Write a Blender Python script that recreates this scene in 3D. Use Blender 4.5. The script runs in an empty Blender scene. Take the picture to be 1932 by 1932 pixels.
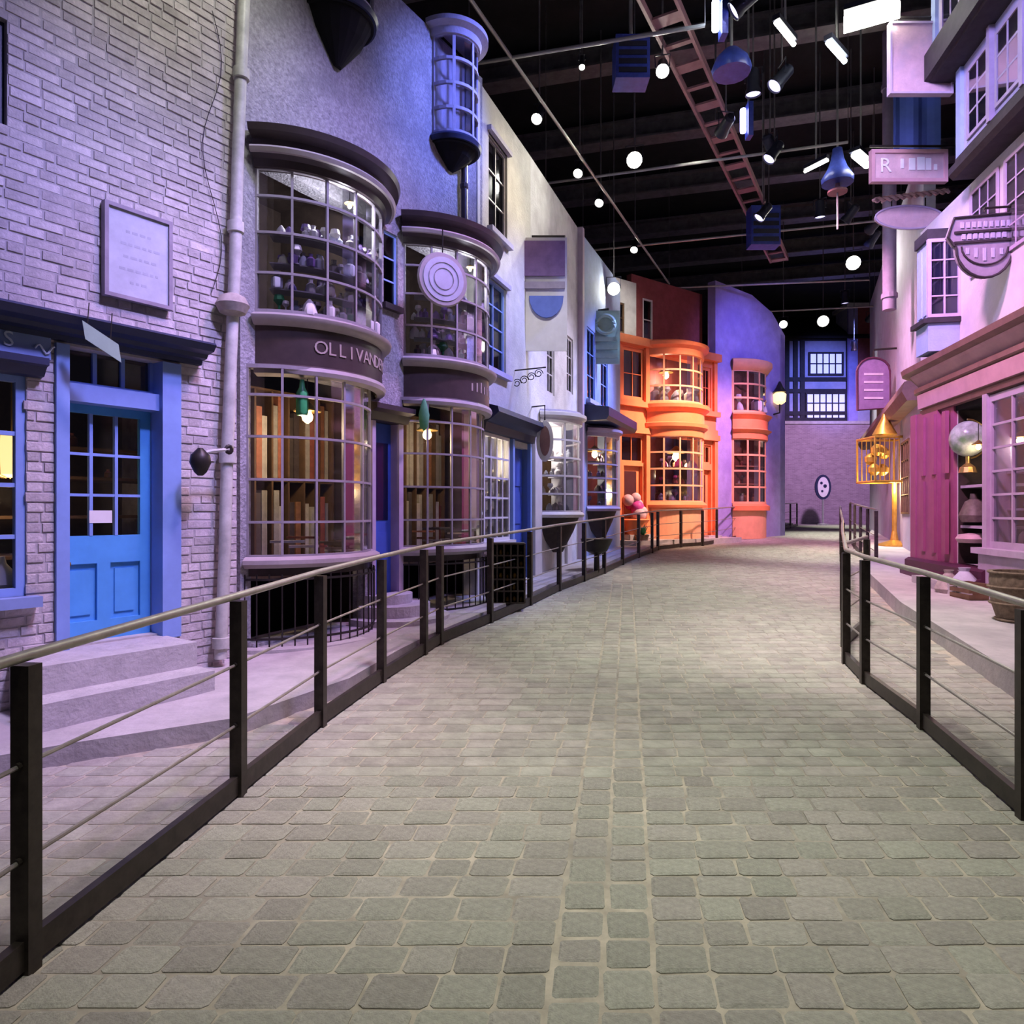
import bpy, math, random
from mathutils import Vector, Matrix
R = random.Random(7)
SC = bpy.context.scene
COL = SC.collection
# ------------------------------------------------------------------ camera, world, exposure
FPX, CAMZ, CX, CY = 1300.0, 1.65, 966.0, 966.0
cam = bpy.data.cameras.new('camera'); cam.sensor_width = 36; cam.lens = 36*FPX/1932
cam.clip_start = .05; cam.clip_end = 200
camo = bpy.data.objects.new('camera', cam); COL.objects.link(camo)
camo.location = (0, 0, CAMZ); camo.rotation_euler = (math.pi/2, 0, 0); SC.camera = camo
SC.view_settings.view_transform = 'Standard'; SC.view_settings.look = 'None'
SC.view_settings.gamma = 1; SC.view_settings.use_curve_mapping = False
SC.view_settings.exposure = 0.0
SC.cycles.max_bounces = 5; SC.cycles.diffuse_bounces = 2; SC.cycles.glossy_bounces = 2; SC.cycles.transparent_max_bounces = 10; SC.cycles.transmission_bounces = 3
SC.cycles.adaptive_threshold = .025; SC.cycles.caustics_reflective = False; SC.cycles.caustics_refractive = False
W = bpy.data.worlds.new('dark_studio'); SC.world = W; W.use_nodes = True
W.node_tree.nodes['Background'].inputs[0].default_value = (.55, .5, .8, 1)
W.node_tree.nodes['Background'].inputs[1].default_value = .05
POW = 1.0          # master dimmer of the lighting rig

# ------------------------------------------------------------------ materials
MATS = {}
def mat(name, col, rough=.7, var=.14, scale=5., rnd=0., bump=0., bscale=40., metal=0., spec=.3, emit=0., ecol=None, stain=None):
    m = bpy.data.materials.new(name); m.use_nodes = True; MATS[name] = m
    nt = m.node_tree; N = nt.nodes; L = nt.links; b = N['Principled BSDF']
    b.inputs['Roughness'].default_value = rough; b.inputs['Metallic'].default_value = metal
    b.inputs['Specular IOR Level'].default_value = spec
    tc = N.new('ShaderNodeTexCoord'); no = N.new('ShaderNodeTexNoise')
    no.inputs['Scale'].default_value = scale; no.inputs['Detail'].default_value = 6; no.inputs['Roughness'].default_value = .65
    L.new(tc.outputs['Object'], no.inputs['Vector'])
    cr = N.new('ShaderNodeValToRGB'); e = cr.color_ramp.elements
    e[0].position, e[1].position = .3, .7
    e[0].color = (*[max(0, c*(1-var)) for c in col], 1); e[1].color = (*[min(1, c*(1+var)) for c in col], 1)
    L.new(no.outputs['Fac'], cr.inputs['Fac']); out = cr.outputs['Color']
    if stain:                                  # weathering in patches of its own shape
        n2 = N.new('ShaderNodeTexNoise'); n2.inputs['Scale'].default_value = stain[1]; n2.inputs['Detail'].default_value = 4
        L.new(tc.outputs['Object'], n2.inputs['Vector'])
        r2 = N.new('ShaderNodeValToRGB'); r2.color_ramp.elements[0].position = .48; r2.color_ramp.elements[1].position = .66
        r2.color_ramp.elements[0].color = (0, 0, 0, 1); r2.color_ramp.elements[1].color = (stain[2],)*3+(1,)
        L.new(n2.outputs['Fac'], r2.inputs['Fac'])
        mx = N.new('ShaderNodeMix'); mx.data_type = 'RGBA'
        L.new(r2.outputs['Color'], mx.inputs['Factor']); L.new(out, mx.inputs['A']); mx.inputs['B'].default_value = (*stain[0], 1)
        out = mx.outputs['Result']
    if rnd:
        oi = N.new('ShaderNodeObjectInfo'); ge = N.new('ShaderNodeNewGeometry')
        ad = N.new('ShaderNodeMath'); ad.operation = 'ADD'; fr = N.new('ShaderNodeMath'); fr.operation = 'FRACT'
        L.new(oi.outputs['Random'], ad.inputs[0]); L.new(ge.outputs['Random Per Island'], ad.inputs[1]); L.new(ad.outputs[0], fr.inputs[0])
        mr = N.new('ShaderNodeMapRange'); mr.inputs['To Min'].default_value = 1-rnd; mr.inputs['To Max'].default_value = 1+rnd
        L.new(fr.outputs[0], mr.inputs['Value'])
        h = N.new('ShaderNodeHueSaturation'); L.new(mr.outputs[0], h.inputs['Value']); L.new(out, h.inputs['Color'])
        m2 = N.new('ShaderNodeMath'); m2.operation = 'MULTIPLY'; m2.inputs[1].default_value = 7.31; L.new(fr.outputs[0], m2.inputs[0])
        f2 = N.new('ShaderNodeMath'); f2.operation = 'FRACT'; L.new(m2.outputs[0], f2.inputs[0])
        m3 = N.new('ShaderNodeMapRange'); m3.inputs['To Min'].default_value = .47; m3.inputs['To Max'].default_value = .53
        L.new(f2.outputs[0], m3.inputs['Value']); L.new(m3.outputs[0], h.inputs['Hue'])
        out = h.outputs['Color']
    L.new(out, b.inputs['Base Color'])
    if bump:
        n3 = N.new('ShaderNodeTexNoise'); n3.inputs['Scale'].default_value = bscale; n3.inputs['Detail'].default_value = 5
        L.new(tc.outputs['Object'], n3.inputs['Vector'])
        bp = N.new('ShaderNodeBump'); bp.inputs['Strength'].default_value = bump; bp.inputs['Distance'].default_value = .02
        L.new(n3.outputs['Fac'], bp.inputs['Height']); L.new(bp.outputs['Normal'], b.inputs['Normal'])
    if emit:
        b.inputs['Emission Color'].default_value = (*(ecol or col), 1); b.inputs['Emission Strength'].default_value = emit
        m.cycles.emission_sampling = 'NONE'      # the lamp object inside carries the light
    return m
def brick_mat(name, c1, c2, mo, sc=1., bw=.215, bh=.065, rough=.85):
    m = bpy.data.materials.new(name); m.use_nodes = True; MATS[name] = m
    nt = m.node_tree; N = nt.nodes; L = nt.links; b = N['Principled BSDF']; b.inputs['Roughness'].default_value = rough
    b.inputs['Specular IOR Level'].default_value = .25
    uv = N.new('ShaderNodeUVMap'); bt = N.new('ShaderNodeTexBrick')
    bt.inputs['Scale'].default_value = sc; bt.inputs['Brick Width'].default_value = bw; bt.inputs['Row Height'].default_value = bh
    bt.inputs['Mortar Size'].default_value = .008; bt.inputs['Color1'].default_value = (*c1, 1); bt.inputs['Color2'].default_value = (*c2, 1)
    bt.inputs['Mortar'].default_value = (*mo, 1); L.new(uv.outputs[0], bt.inputs['Vector'])
    no = N.new('ShaderNodeTexNoise'); no.inputs['Scale'].default_value = 2.5; no.inputs['Detail'].default_value = 6
    L.new(uv.outputs[0], no.inputs['Vector'])
    mx = N.new('ShaderNodeMix'); mx.data_type = 'RGBA'; mx.blend_type = 'MULTIPLY'; mx.inputs['Factor'].default_value = .5
    mr = N.new('ShaderNodeMapRange'); mr.inputs['To Min'].default_value = .5; mr.inputs['To Max'].default_value = 1.5
    L.new(no.outputs['Fac'], mr.inputs['Value']); L.new(bt.outputs['Color'], mx.inputs['A']); L.new(mr.outputs[0], mx.inputs['B'])
    L.new(mx.outputs['Result'], b.inputs['Base Color'])
    bp = N.new('ShaderNodeBump'); bp.inputs['Strength'].default_value = .6; bp.inputs['Distance'].default_value = .01; bp.invert = True
    L.new(bt.outputs['Fac'], bp.inputs['Height']); L.new(bp.outputs['Normal'], b.inputs['Normal'])
    return m
def glass_mat(name, tint, gloss=.12, rough=.06, top=.6):
    m = bpy.data.materials.new(name); m.use_nodes = True; MATS[name] = m
    nt = m.node_tree; N = nt.nodes; L = nt.links; N.remove(N['Principled BSDF'])
    t = N.new('ShaderNodeBsdfTransparent'); t.inputs[0].default_value = (*tint, 1)
    g = N.new('ShaderNodeBsdfGlossy'); g.inputs['Roughness'].default_value = rough
    mx = N.new('ShaderNodeMixShader'); lw = N.new('ShaderNodeFresnel'); lw.inputs[0].default_value = 1.45
    mr = N.new('ShaderNodeMapRange'); mr.inputs['From Max'].default_value = 1.; mr.inputs['To Min'].default_value = gloss*.3; mr.inputs['To Max'].default_value = top
    L.new(lw.outputs[0], mr.inputs[0]); L.new(mr.outputs[0], mx.inputs[0])
    L.new(t.outputs[0], mx.inputs[1]); L.new(g.outputs[0], mx.inputs[2]); L.new(mx.outputs[0], N['Material Output'].inputs[0])
    return m
mat('brick', (.52, .47, .47), .85, .22, 9, rnd=.17, bump=.5, bscale=30)
mat('mortar', (.42, .39, .40), .9, .2, 12)
mat('cobble', (.345, .335, .280), .72, .22, 6, rnd=.12, bump=.5, bscale=22, spec=.35)
mat('sand_joint', (.44, .395, .31), .9, .3, 8, stain=((.2, .19, .17), .9, .7))
mat('pavement', (.46, .43, .42), .8, .16, 4, bump=.3, bscale=25, stain=((.32, .3, .3), 1.1, .6))
mat('step_stone', (.47, .45, .44), .8, .15, 6, bump=.4, bscale=30)
mat('blue_paint', (.09, .34, .72), .5, .10, 3)
mat('frame_blue', (.22, .34, .68), .55, .10, 3)
mat('dark_blue', (.025, .032, .075), .45, .2, 4)
mat('fascia_blue', (.22, .30, .55), .6, .1, 3)
mat('iron', (.030, .026, .024), .45, .3, 8, metal=.3)
mat('fence_steel', (.045, .036, .030), .42, .35, 14, metal=.35)
mat('rail_steel', (.33, .31, .27), .4, .2, 10, metal=.6)
mat('pipe_paint', (.50, .50, .46), .45, .25, 7)
mat('slate_wall', (.34, .33, .35), .85, .35, 22, bump=.9, bscale=38, stain=((.2, .2, .22), 2.2, .5))
mat('bow_trim', (.055, .042, .044), .35, .2, 4)
mat('bow_band', (.060, .044, .042), .38, .2, 5)
mat('bow_lip', (.40, .36, .36), .5, .12, 5)
mat('muntin', (.30, .28, .30), .5, .15, 6)
mat('dark_wood', (.045, .032, .026), .6, .3, 7)
mat('brown_wood', (.15, .085, .045), .6, .3, 5)
mat('interior', (.10, .07, .05), .85, .3, 4)
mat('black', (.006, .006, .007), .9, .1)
mat('cream_wall', (.56, .55, .50), .85, .12, 4, bump=.4, bscale=30, stain=((.4, .39, .36), 1.4, .4))
mat('white_wall', (.66, .65, .64), .85, .10, 4, bump=.4, bscale=30, stain=((.42, .4, .4), 2.4, .5))
mat('blue_wall', (.34, .42, .62), .85, .1, 4, bump=.3, bscale=30)
mat('deep_blue', (.05, .10, .42), .6, .12, 4)
mat('white_paint', (.62, .60, .60), .5, .08, 4)
mat('orange_paint', (.85, .245, .10), .45, .10, 3)
mat('orange_light', (.84, .40, .22), .5, .10, 3)
mat('red_wall', (.28, .07, .07), .8, .2, 4)
mat('purple_wall', (.38, .32, .62), .85, .14, 3, bump=.3, bscale=24, stain=((.26, .2, .5), .8, .6))
mat('maroon_paint', (.30, .085, .16), .42, .12, 3)
mat('maroon_dark', (.075, .02, .045), .4, .2, 3)
mat('pink_fascia', (.52, .30, .34), .5, .14, 3)
mat('fascia_brown', (.22, .12, .11), .5, .2, 4)
mat('lilac_paint', (.46, .37, .48), .5, .12, 4)
mat('pale_plaster', (.62, .57, .57), .85, .08, 3, bump=.3, bscale=25)
mat('lilac_plaster', (.44, .42, .55), .85, .12, 3, bump=.3, bscale=25)
mat('beam', (.035, .03, .032), .7, .3, 6)
mat('gold', (.62, .36, .07), .35, .2, 8, metal=.7)
mat('brass', (.45, .30, .10), .35, .2, 8, metal=.8)
mat('parchment', (.58, .55, .46), .8, .2, 10, rnd=.15)
mat('plaque', (.50, .52, .60), .7, .12, 6)
mat('white_card', (.75, .73, .72), .7, .05)
mat('letter', (.42, .36, .32), .5, .05)
mat('letter_blue', (.62, .70, .85), .5, .05)
mat('goods_pale', (.55, .50, .44), .5, .2, 12, rnd=.45)
mat('goods_dark', (.12, .09, .08), .5, .3, 12, rnd=.5)
mat('goods_red', (.34, .12, .07), .5, .3, 12, rnd=.5)
mat('goods_violet', (.30, .20, .48), .5, .3, 12, rnd=.5)
mat('green_bottle', (.06, .38, .14), .25, .2, 6)
mat('green_cloth', (.10, .32, .16), .8, .2, 6)
mat('pale_green', (.42, .58, .46), .7, .12, 6)
mat('magenta', (.55, .06, .30), .5, .2, 6)
mat('sign_pink', (.58, .40, .42), .7, .16, 5, bump=.2, stain=((.45, .36, .42), 3, .6))
mat('sign_purple', (.20, .12, .26), .6, .2, 5)
mat('sign_grey', (.30, .26, .32), .6, .2, 5)
mat('banner_blue', (.07, .12, .42), .8, .12, 3)
mat('shield_blue', (.10, .15, .45), .6, .12, 5)
mat('ceiling_black', (.012, .012, .013), .9, .3, 2)
mat('steel_dark', (.15, .14, .145), .5, .3, 4, metal=.3)
mat('pipe_grey', (.36, .36, .35), .4, .15, 6, metal=.3)
mat('tray_red', (.26, .13, .14), .6, .2, 4)
mat('lamp_body', (.02, .022, .035), .4, .2, 6)
mat('lamp_blue', (.04, .06, .30), .35, .3, 8)
mat('lens_white', (1, 1, 1), emit=26., ecol=(1, .97, .86))
mat('lens_flood', (1, 1, 1), emit=120., ecol=(1, .98, .80))
mat('lens_violet', (1, 1, 1), emit=10., ecol=(.55, .55, 1))
mat('lens_blue', (1, 1, 1), emit=22., ecol=(.75, .85, 1))
mat('bulb_warm', (1, .8, .5), emit=16., ecol=(1, .66, .26))
mat('lantern_glow', (1, .8, .5), emit=1.9, ecol=(1, .66, .26))
mat('lens_gel', (.6, .6, 1), emit=2.5, ecol=(.6, .55, 1))
mat('faint_mark', (.42, .43, .52), .7)
mat('lit_window', (.6, .6, 1), emit=1.3, ecol=(.36, .38, 1.))
mat('globe', (.34, .40, .36), .25, .4, 7, stain=((.1, .22, .08), 4, .9))
mat('pole_lilac', (.26, .21, .30), .6, .15, 4)
mat('sack', (.36, .32, .28), .9, .3, 8)
mat('basket', (.20, .15, .10), .8, .4, 20)
glass_mat('glass', (.88, .88, .9), .10)
glass_mat('glass_dim', (.45, .45, .55), .25)
glass_mat('glass_matte', (.8, .8, .84), .08, .35, .22)      # rough panes, made less reflective to subdue the street's mirror image
brick_mat('far_brick', (.40, .32, .36), (.30, .23, .27), (.44, .38, .40))
brick_mat('stone_setts', (.30, .285, .25), (.23, .22, .19), (.40, .36, .29), bw=.23, bh=.2)

# ------------------------------------------------------------------ mesh helpers
ORG = {}
def V(*a): return Vector(a)
class MB:
    def __init__(s): s.v = []; s.f = []; s.uv = None
    def add(s, vs, fs):
        o = len(s.v); s.v += [Vector(p) for p in vs]; s.f += [tuple(i+o for i in f) for f in fs]; return s
    def hexa(s, p):      # 8 points: bottom loop 0-3, top loop 4-7
        return s.add(p, [(0, 3, 2, 1), (4, 5, 6, 7), (0, 1, 5, 4), (1, 2, 6, 5), (2, 3, 7, 6), (3, 0, 4, 7)])
    def box(s, x0, x1, y0, y1, z0, z1):
        return s.hexa([(x0, y0, z0), (x1, y0, z0), (x1, y1, z0), (x0, y1, z0), (x0, y0, z1), (x1, y0, z1), (x1, y1, z1), (x0, y1, z1)])
    def fbox(s, F, u0, u1, v0, v1, z0, z1):
        return s.hexa([F(u0, v1, z0), F(u1, v1, z0), F(u1, v0, z0), F(u0, v0, z0), F(u0, v1, z1), F(u1, v1, z1), F(u1, v0, z1), F(u0, v0, z1)])
    def prism(s, poly, ext):    # poly: list of points (planar loop), ext vector
        n = len(poly); p = [Vector(q) for q in poly]; e = Vector(ext)
        return s.add(p+[q+e for q in p], [tuple(range(n))[::-1], tuple(range(n, 2*n))]+[(i, (i+1) % n, n+(i+1) % n, n+i) for i in range(n)])
    def tube(s, pts, r, n=8, closed=False):
        pts = [Vector(p) for p in pts]; m = len(pts); rs = r if isinstance(r, (list, tuple)) else [r]*m
        vs = []; fs = []
        for i, p in enumerate(pts):
            a = pts[(i-1) % m] if (closed or i) else p; b = pts[(i+1) % m] if (closed or i < m-1) else p
            t = (b-a).normalized() if (b-a).length > 1e-9 else V(0, 0, 1)
            up = V(0, 0, 1) if abs(t.z) < .95 else V(0, 1, 0)
            x = t.cross(up).normalized(); y = x.cross(t)
            vs += [p+(x*math.cos(2*math.pi*k/n)+y*math.sin(2*math.pi*k/n))*rs[i] for k in range(n)]
        for i in range(m if closed else m-1):
            j = (i+1) % m
            fs += [(i*n+k, i*n+(k+1) % n, j*n+(k+1) % n, j*n+k) for k in range(n)]
        if not closed: fs += [tuple(range(n))[::-1], tuple((m-1)*n+k for k in range(n))]
        return s.add(vs, fs)
    def bar(s, p, q, w, h=None, up=(0, 0, 1)):   # rectangular bar p->q
        p, q = Vector(p), Vector(q); h = h or w; t = (q-p).normalized(); u = Vector(up)
        if abs(t.dot(u)) > .95: u = V(0, 1, 0)
        x = t.cross(u).normalized()*w/2; y = x.cross(t).normalized()*h/2
        return s.hexa([p-x-y, p+x-y, p+x+y, p-x+y, q-x-y, q+x-y, q+x+y, q-x+y])
    def lathe(s, prof, c, n=16, ax=None, a0=0, a1=2*math.pi):   # prof: (r, h) about vertical axis or axis vector
        c = Vector(c); A = Vector(ax).normalized() if ax else V(0, 0, 1)
        t = V(1, 0, 0) if abs(A.x) < .9 else V(0, 1, 0); x = A.cross(t).normalized(); y = A.cross(x)
        vs = []; m = len(prof); fs = []
        for (r, h) in prof:
            vs += [c+A*h+(x*math.cos(2*math.pi*k/n)+y*math.sin(2*math.pi*k/n))*max(r, 1e-4) for k in range(n)]
        for i in range(m-1): fs += [(i*n+k, i*n+(k+1) % n, (i+1)*n+(k+1) % n, (i+1)*n+k) for k in range(n)]
        fs += [tuple(range(n))[::-1], tuple((m-1)*n+k for k in range(n))]
        return s.add(vs, fs)
    def strip(s, rows):     # rows: list of equal-length point lists -> quad sheet
        n = len(rows[0]); return s.add([p for r in rows for p in r], [(i*n+j, i*n+j+1, (i+1)*n+j+1, (i+1)*n+j) for i in range(len(rows)-1) for j in range(n-1)])
    def loft(s, rows):      # rows of closed loops -> closed solid
        n = len(rows[0]); m = len(rows)
        fs = [(i*n+j, i*n+(j+1) % n, (i+1)*n+(j+1) % n, (i+1)*n+j) for i in range(m-1) for j in range(n)]
        return s.add([p for r in rows for p in r], fs+[tuple(range(n))[::-1], tuple((m-1)*n+k for k in range(n))])
    def build(s, name, m, parent=None, smooth=False, label=None, kind=None, origin=None):
        me = bpy.data.meshes.new(name); po = ORG[parent.name] if parent else V(0, 0, 0)
        if parent is None and origin is None and s.v:
            xs = [p.x for p in s.v]; ys = [p.y for p in s.v]; zs = [p.z for p in s.v]
            origin = V((min(xs)+max(xs))/2, (min(ys)+max(ys))/2, min(zs))
        og = Vector(origin) if origin is not None else po
        me.from_pydata([p-og for p in s.v], [], s.f); me.materials.append(MATS[m])
        if s.uv:
            l = me.uv_layers.new(name='UVMap')
            for lp in me.loops: l.data[lp.index].uv = s.uv[lp.vertex_index]
        if smooth:
            for p in me.polygons: p.use_smooth = True
            try: me.set_sharp_from_angle(angle=math.radians(38))
            except Exception: pass
        me.validate(); me.update()
        o = bpy.data.objects.new(name, me); COL.objects.link(o)
        o.parent = parent; o.location = og-po; ORG[o.name] = og
        if label: o['label'] = label
        if kind: o['kind'] = kind
        return o
def thing(name, loc, label, cat, group=None, kind=None):
    o = bpy.data.objects.new(name, None); COL.objects.link(o); o.location = loc; o.empty_display_size = .2
    ORG[o.name] = Vector(loc); o['label'] = label; o['category'] = cat
    if group: o['group'] = group
    if kind: o['kind'] = kind
    return o
def tag(o, label, cat, group=None):
    o['label'] = label; o['category'] = cat
    if group: o['group'] = group
    return o
def struct(o, label=None):
    o['kind'] = 'structure'
    if label: o['label'] = label
    return o
def copy_tree(o, loc, parent=None):
    c = o.copy(); COL.objects.link(c); c.parent = parent
    if loc is not None: c.location = loc
    ORG[c.name] = Vector(c.location)
    for ch in list(o.children): copy_tree(ch, None, c)
    return c
def zg(y):
    if y <= 26: return .0323*y
    t = min(12., y-26); return .0323*26+.0323*t-.0323*t*t/24
class Frame:        # a vertical wall plane: u along it, v towards the street, z up
    def __init__(s, O, d, flip=1):
        l = math.hypot(*d); s.O = O; s.d = (d[0]/l, d[1]/l); s.n = (s.d[1]*flip, -s.d[0]*flip)
    def __call__(s, u, v, z): return V(s.O[0]+u*s.d[0]+v*s.n[0], s.O[1]+u*s.d[1]+v*s.n[1], z)
    def u(s, px, v=0):      # where the sight line of a picture column meets the plane
        k = (px-CX)/FPX; ox = s.O[0]+v*s.n[0]; oy = s.O[1]+v*s.n[1]
        return (k*oy-ox)/(s.d[0]-k*s.d[1])
    def z(s, u, py, v=0): return CAMZ+(CY-py)/FPX*s(u, v, 0).y
    def uz(s, px, py, v=0):
        u = s.u(px, v); return u, s.z(u, py, v)
def wall(F, u0, u1, z0, z1, holes, m, name, parent, th=.22, v1=0.):
    us = sorted({u0, u1, *[min(max(h[i], u0), u1) for h in holes for i in (0, 1)]}); b = MB()
    for i in range(len(us)-1):
        a, c = us[i], us[i+1]
        if c-a < 1e-4: continue
        mid = (a+c)/2; hs = sorted((h[2], h[3]) for h in holes if h[0] < mid < h[1]); z = z0
        for (p, q) in hs:
            if p > z: b.fbox(F, a, c, v1-th, v1, z, min(p, z1))
            z = max(z, q)
        if z < z1: b.fbox(F, a, c, v1-th, v1, z, z1)
    return b.build(name, m, parent)
def window(F, u0, u1, z0, z1, nx, nz, parent, v=0., fw=.05, mw=.022, dep=.06, fm='muntin', gm='glass', name='window', back=None, barz=None):
    b = MB(); f = F.fbox if False else None
    for a in ((u0, u0+fw), (u1-fw, u1)): b.fbox(F, a[0], a[1], v-dep, v, z0, z1)
    for a in ((z0, z0+fw), (z1-fw, z1)): b.fbox(F, u0+fw, u1-fw, v-dep, v, a[0], a[1])
    iu0, iu1, iz0, iz1 = u0+fw, u1-fw, z0+fw, z1-fw
    for i in range(1, nx):
        u = iu0+(iu1-iu0)*i/nx; b.fbox(F, u-mw/2, u+mw/2, v-dep*.75, v-.005, iz0, iz1)
    for j in range(1, nz):
        z = iz0+(iz1-iz0)*j/nz; b.fbox(F, iu0, iu1, v-dep*.7, v-.008, z-mw/2, z+mw/2)
    w = b.build(name, fm, parent)
    for i in range(nx):
        for j in range(nz):
            a0 = iu0+(iu1-iu0)*i/nx; a1 = iu0+(iu1-iu0)*(i+1)/nx; c0 = iz0+(iz1-iz0)*j/nz; c1 = iz0+(iz1-iz0)*(j+1)/nz
            MB().fbox(F, a0+.002, a1-.002, v-dep*.5-.004, v-dep*.5, c0+.002, c1-.002).build('pane', gm, w)
    if back: MB().fbox(F, u0, u1, v-dep-.35, v-dep-.33, z0, z1).build('blind', back, w)
    return w
class Bow:          # an arc standing on chord u0..u1 of a wall plane, bulging by sag
    def __init__(s, F, u0, u1, sag, v0=0.):
        s.F = F; c = (u1-u0)/2; s.c = (u0+u1)/2; s.R = (c*c+sag*sag)/(2*sag); s.v = v0+sag-s.R; s.h = math.asin(min(1, c/s.R))
        if sag > c: s.h = math.pi-s.h
    def p(s, t, z, off=0.):   # t in 0..1 along the arc
        a = -s.h+2*s.h*t; r = s.R+off
        return s.F(s.c+r*math.sin(a), s.v+r*math.cos(a), z)
    def band(s, prof, n=20, t0=0., t1=1.):   # closed profile [(off, z)] swept along arc
        return MB().loft([[s.p(t0+(t1-t0)*i/n, z, o) for (o, z) in prof] for i in range(n+1)])
    def disc(s, z0, z1, off=0., n=20):
        pts = [s.p(i/n, z0, off) for i in range(n+1)]; return MB().prism(pts, (0, 0, z1-z0))
    def glaze(s, z0, z1, cols, rows, parent, mw=.024, dep=.035, fm='muntin', gm='glass', name='bow_window', seg=3, zs=None):
        b = MB(); zs = zs or [z0+(z1-z0)*j/rows for j in range(rows+1)]; rows = len(zs)-1
        for i in range(cols+1):
            t = i/cols; w = mw*(1.6 if i in (0, cols) else 1)/(2*s.h*s.R)/2
            rws = [[s.p(t-w, z, 0), s.p(t+w, z, 0), s.p(t+w, z, -dep), s.p(t-w, z, -dep)] for z in (z0, z1)]
            b.loft(rws)
        for j, z in enumerate(zs):
            h = mw*(1.6 if j in (0, rows) else 1)/2
            b.v, b.f = b.v, b.f
            o = s.band([(.002, z-h), (.002, z+h), (-dep, z+h), (-dep, z-h)], n=cols*seg); b.add(o.v, o.f)
        w = b.build(name, fm, parent)
        for i in range(cols):
            for j in range(rows):
                t0, t1 = i/cols+.002, (i+1)/cols-.002; a, c = zs[j]+.004, zs[j+1]-.004
                MB().loft([[s.p(t0+(t1-t0)*k/2, a, -dep*.4), s.p(t0+(t1-t0)*k/2, c, -dep*.4), s.p(t0+(t1-t0)*k/2, c, -dep*.4-.003), s.p(t0+(t1-t0)*k/2, a, -dep*.4-.003)] for k in range(3)]).build('pane', gm, w)
        return w
def text(body, size, M, m, parent, ext=.004, name='lettering', align='CENTER'):
    cu = bpy.data.curves.new(name, 'FONT'); cu.body = body; cu.size = size; cu.extrude = ext; cu.align_x = align; cu.align_y = 'CENTER'
    cu.resolution_u = 3; tmp = bpy.data.objects.new('tmp', cu); COL.objects.link(tmp)
    bpy.context.view_layer.update(); me = bpy.data.meshes.new_from_object(tmp.evaluated_get(bpy.context.evaluated_depsgraph_get()))
    bpy.data.objects.remove(tmp); bpy.data.curves.remove(cu); me.name = name; me.materials.clear(); me.materials.append(MATS[m])
    o = bpy.data.objects.new(name, me); COL.objects.link(o)
    po = ORG[parent.name] if parent else V(0, 0, 0); o.parent = parent
    o.matrix_local = Matrix.Translation(-po) @ M
    return o
def face_mat(p, right, up=(0, 0, 1)):
    x = Vector(right).normalized(); y = Vector(up).normalized(); z = x.cross(y)
    return Matrix(((x.x, y.x, z.x, p[0]), (x.y, y.y, z.y, p[1]), (x.z, y.z, z.z, p[2]), (0, 0, 0, 1)))
def at(px, py, Y): return V((px-CX)/FPX*Y, Y, CAMZ+(CY-py)/FPX*Y)   # a measured point at its distance
def spot(loc, target, col, watts, ang, blend=.6, rad=.15, parent=None):
    l = bpy.data.lights.new('lamp_beam', 'SPOT'); l.energy = watts*POW; l.color = col; l.spot_size = math.radians(ang); l.spot_blend = blend
    l.shadow_soft_size = rad; o = bpy.data.objects.new('lamp_beam', l); COL.objects.link(o)
    d = Vector(target)-Vector(loc); o.rotation_euler = d.to_track_quat('-Z', 'Y').to_euler()
    o.location = Vector(loc)-(ORG[parent.name] if parent else V(0, 0, 0)); o.parent = parent
    return o
def glow(loc, col, watts, rad, parent):
    l = bpy.data.lights.new('bulb_light', 'POINT'); l.energy = watts; l.color = col; l.shadow_soft_size = rad
    o = bpy.data.objects.new('bulb_light', l); COL.objects.link(o); o.parent = parent; o.location = Vector(loc)-ORG[parent.name]
    return o

_O1 = 'first second third fourth fifth sixth seventh eighth ninth tenth eleventh twelfth thirteenth fourteenth fifteenth sixteenth seventeenth eighteenth nineteenth'.split()
_T = {2: 'twent', 3: 'thirt', 4: 'fort', 5: 'fift', 6: 'sixt', 7: 'sevent'}
def nth(i):          # 0 -> first
    n = i+1
    if n < 20: return _O1[n-1]
    return _T[n//10]+'ieth' if n % 10 == 0 else _T[n//10]+'y-'+_O1[n % 10-1]

# ------------------------------------------------------------------ street
def lerp_line(pts, y):
    if y <= pts[0][1]: i = 0
    else:
        i = len(pts)-2
        for k in range(len(pts)-1):
            if y <= pts[k+1][1]: i = k; break
    (x0, y0), (x1, y1) = pts[i], pts[i+1]
    return x0+(x1-x0)*(y-y0)/(y1-y0)
FENCE_L = [(-1.98, -.9), (-1.86, .25), (-1.76, 1.3), (-1.67, 2.37), (-1.477, 3.72), (-1.336, 4.81), (-1.118, 5.91), (-.881, 6.9), (-.771, 7.37), (-.27, 8.55), (.257, 9.84),
           (.769, 11.23), (1.297, 12.4), (1.817, 13.58), (2.44, 15.2), (3.08, 16.76), (3.66, 18.0), (3.98, 18.8), (4.83, 19.7), (5.6, 20.25), (6.3, 21.2), (7.6, 23.2), (9.1, 25.2), (10.6, 27.6), (12.2, 30.2), (13.4, 32.4)]
FENCE_R = [(1.75, -.9), (2.02, .6), (2.3, 2.1), (2.57, 3.45), (2.84, 4.756), (3.0, 5.86), (3.17, 6.54)]
FENCE_R2 = [(3.17, 6.54), (3.83, 7.95), (4.52, 9.42), (5.25, 10.95), (6.0, 12.5), (6.75, 14.1), (7.55, 15.8), (8.4, 17.6), (9.3, 19.5), (10.2, 21.4), (11.2, 23.5)]
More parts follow.
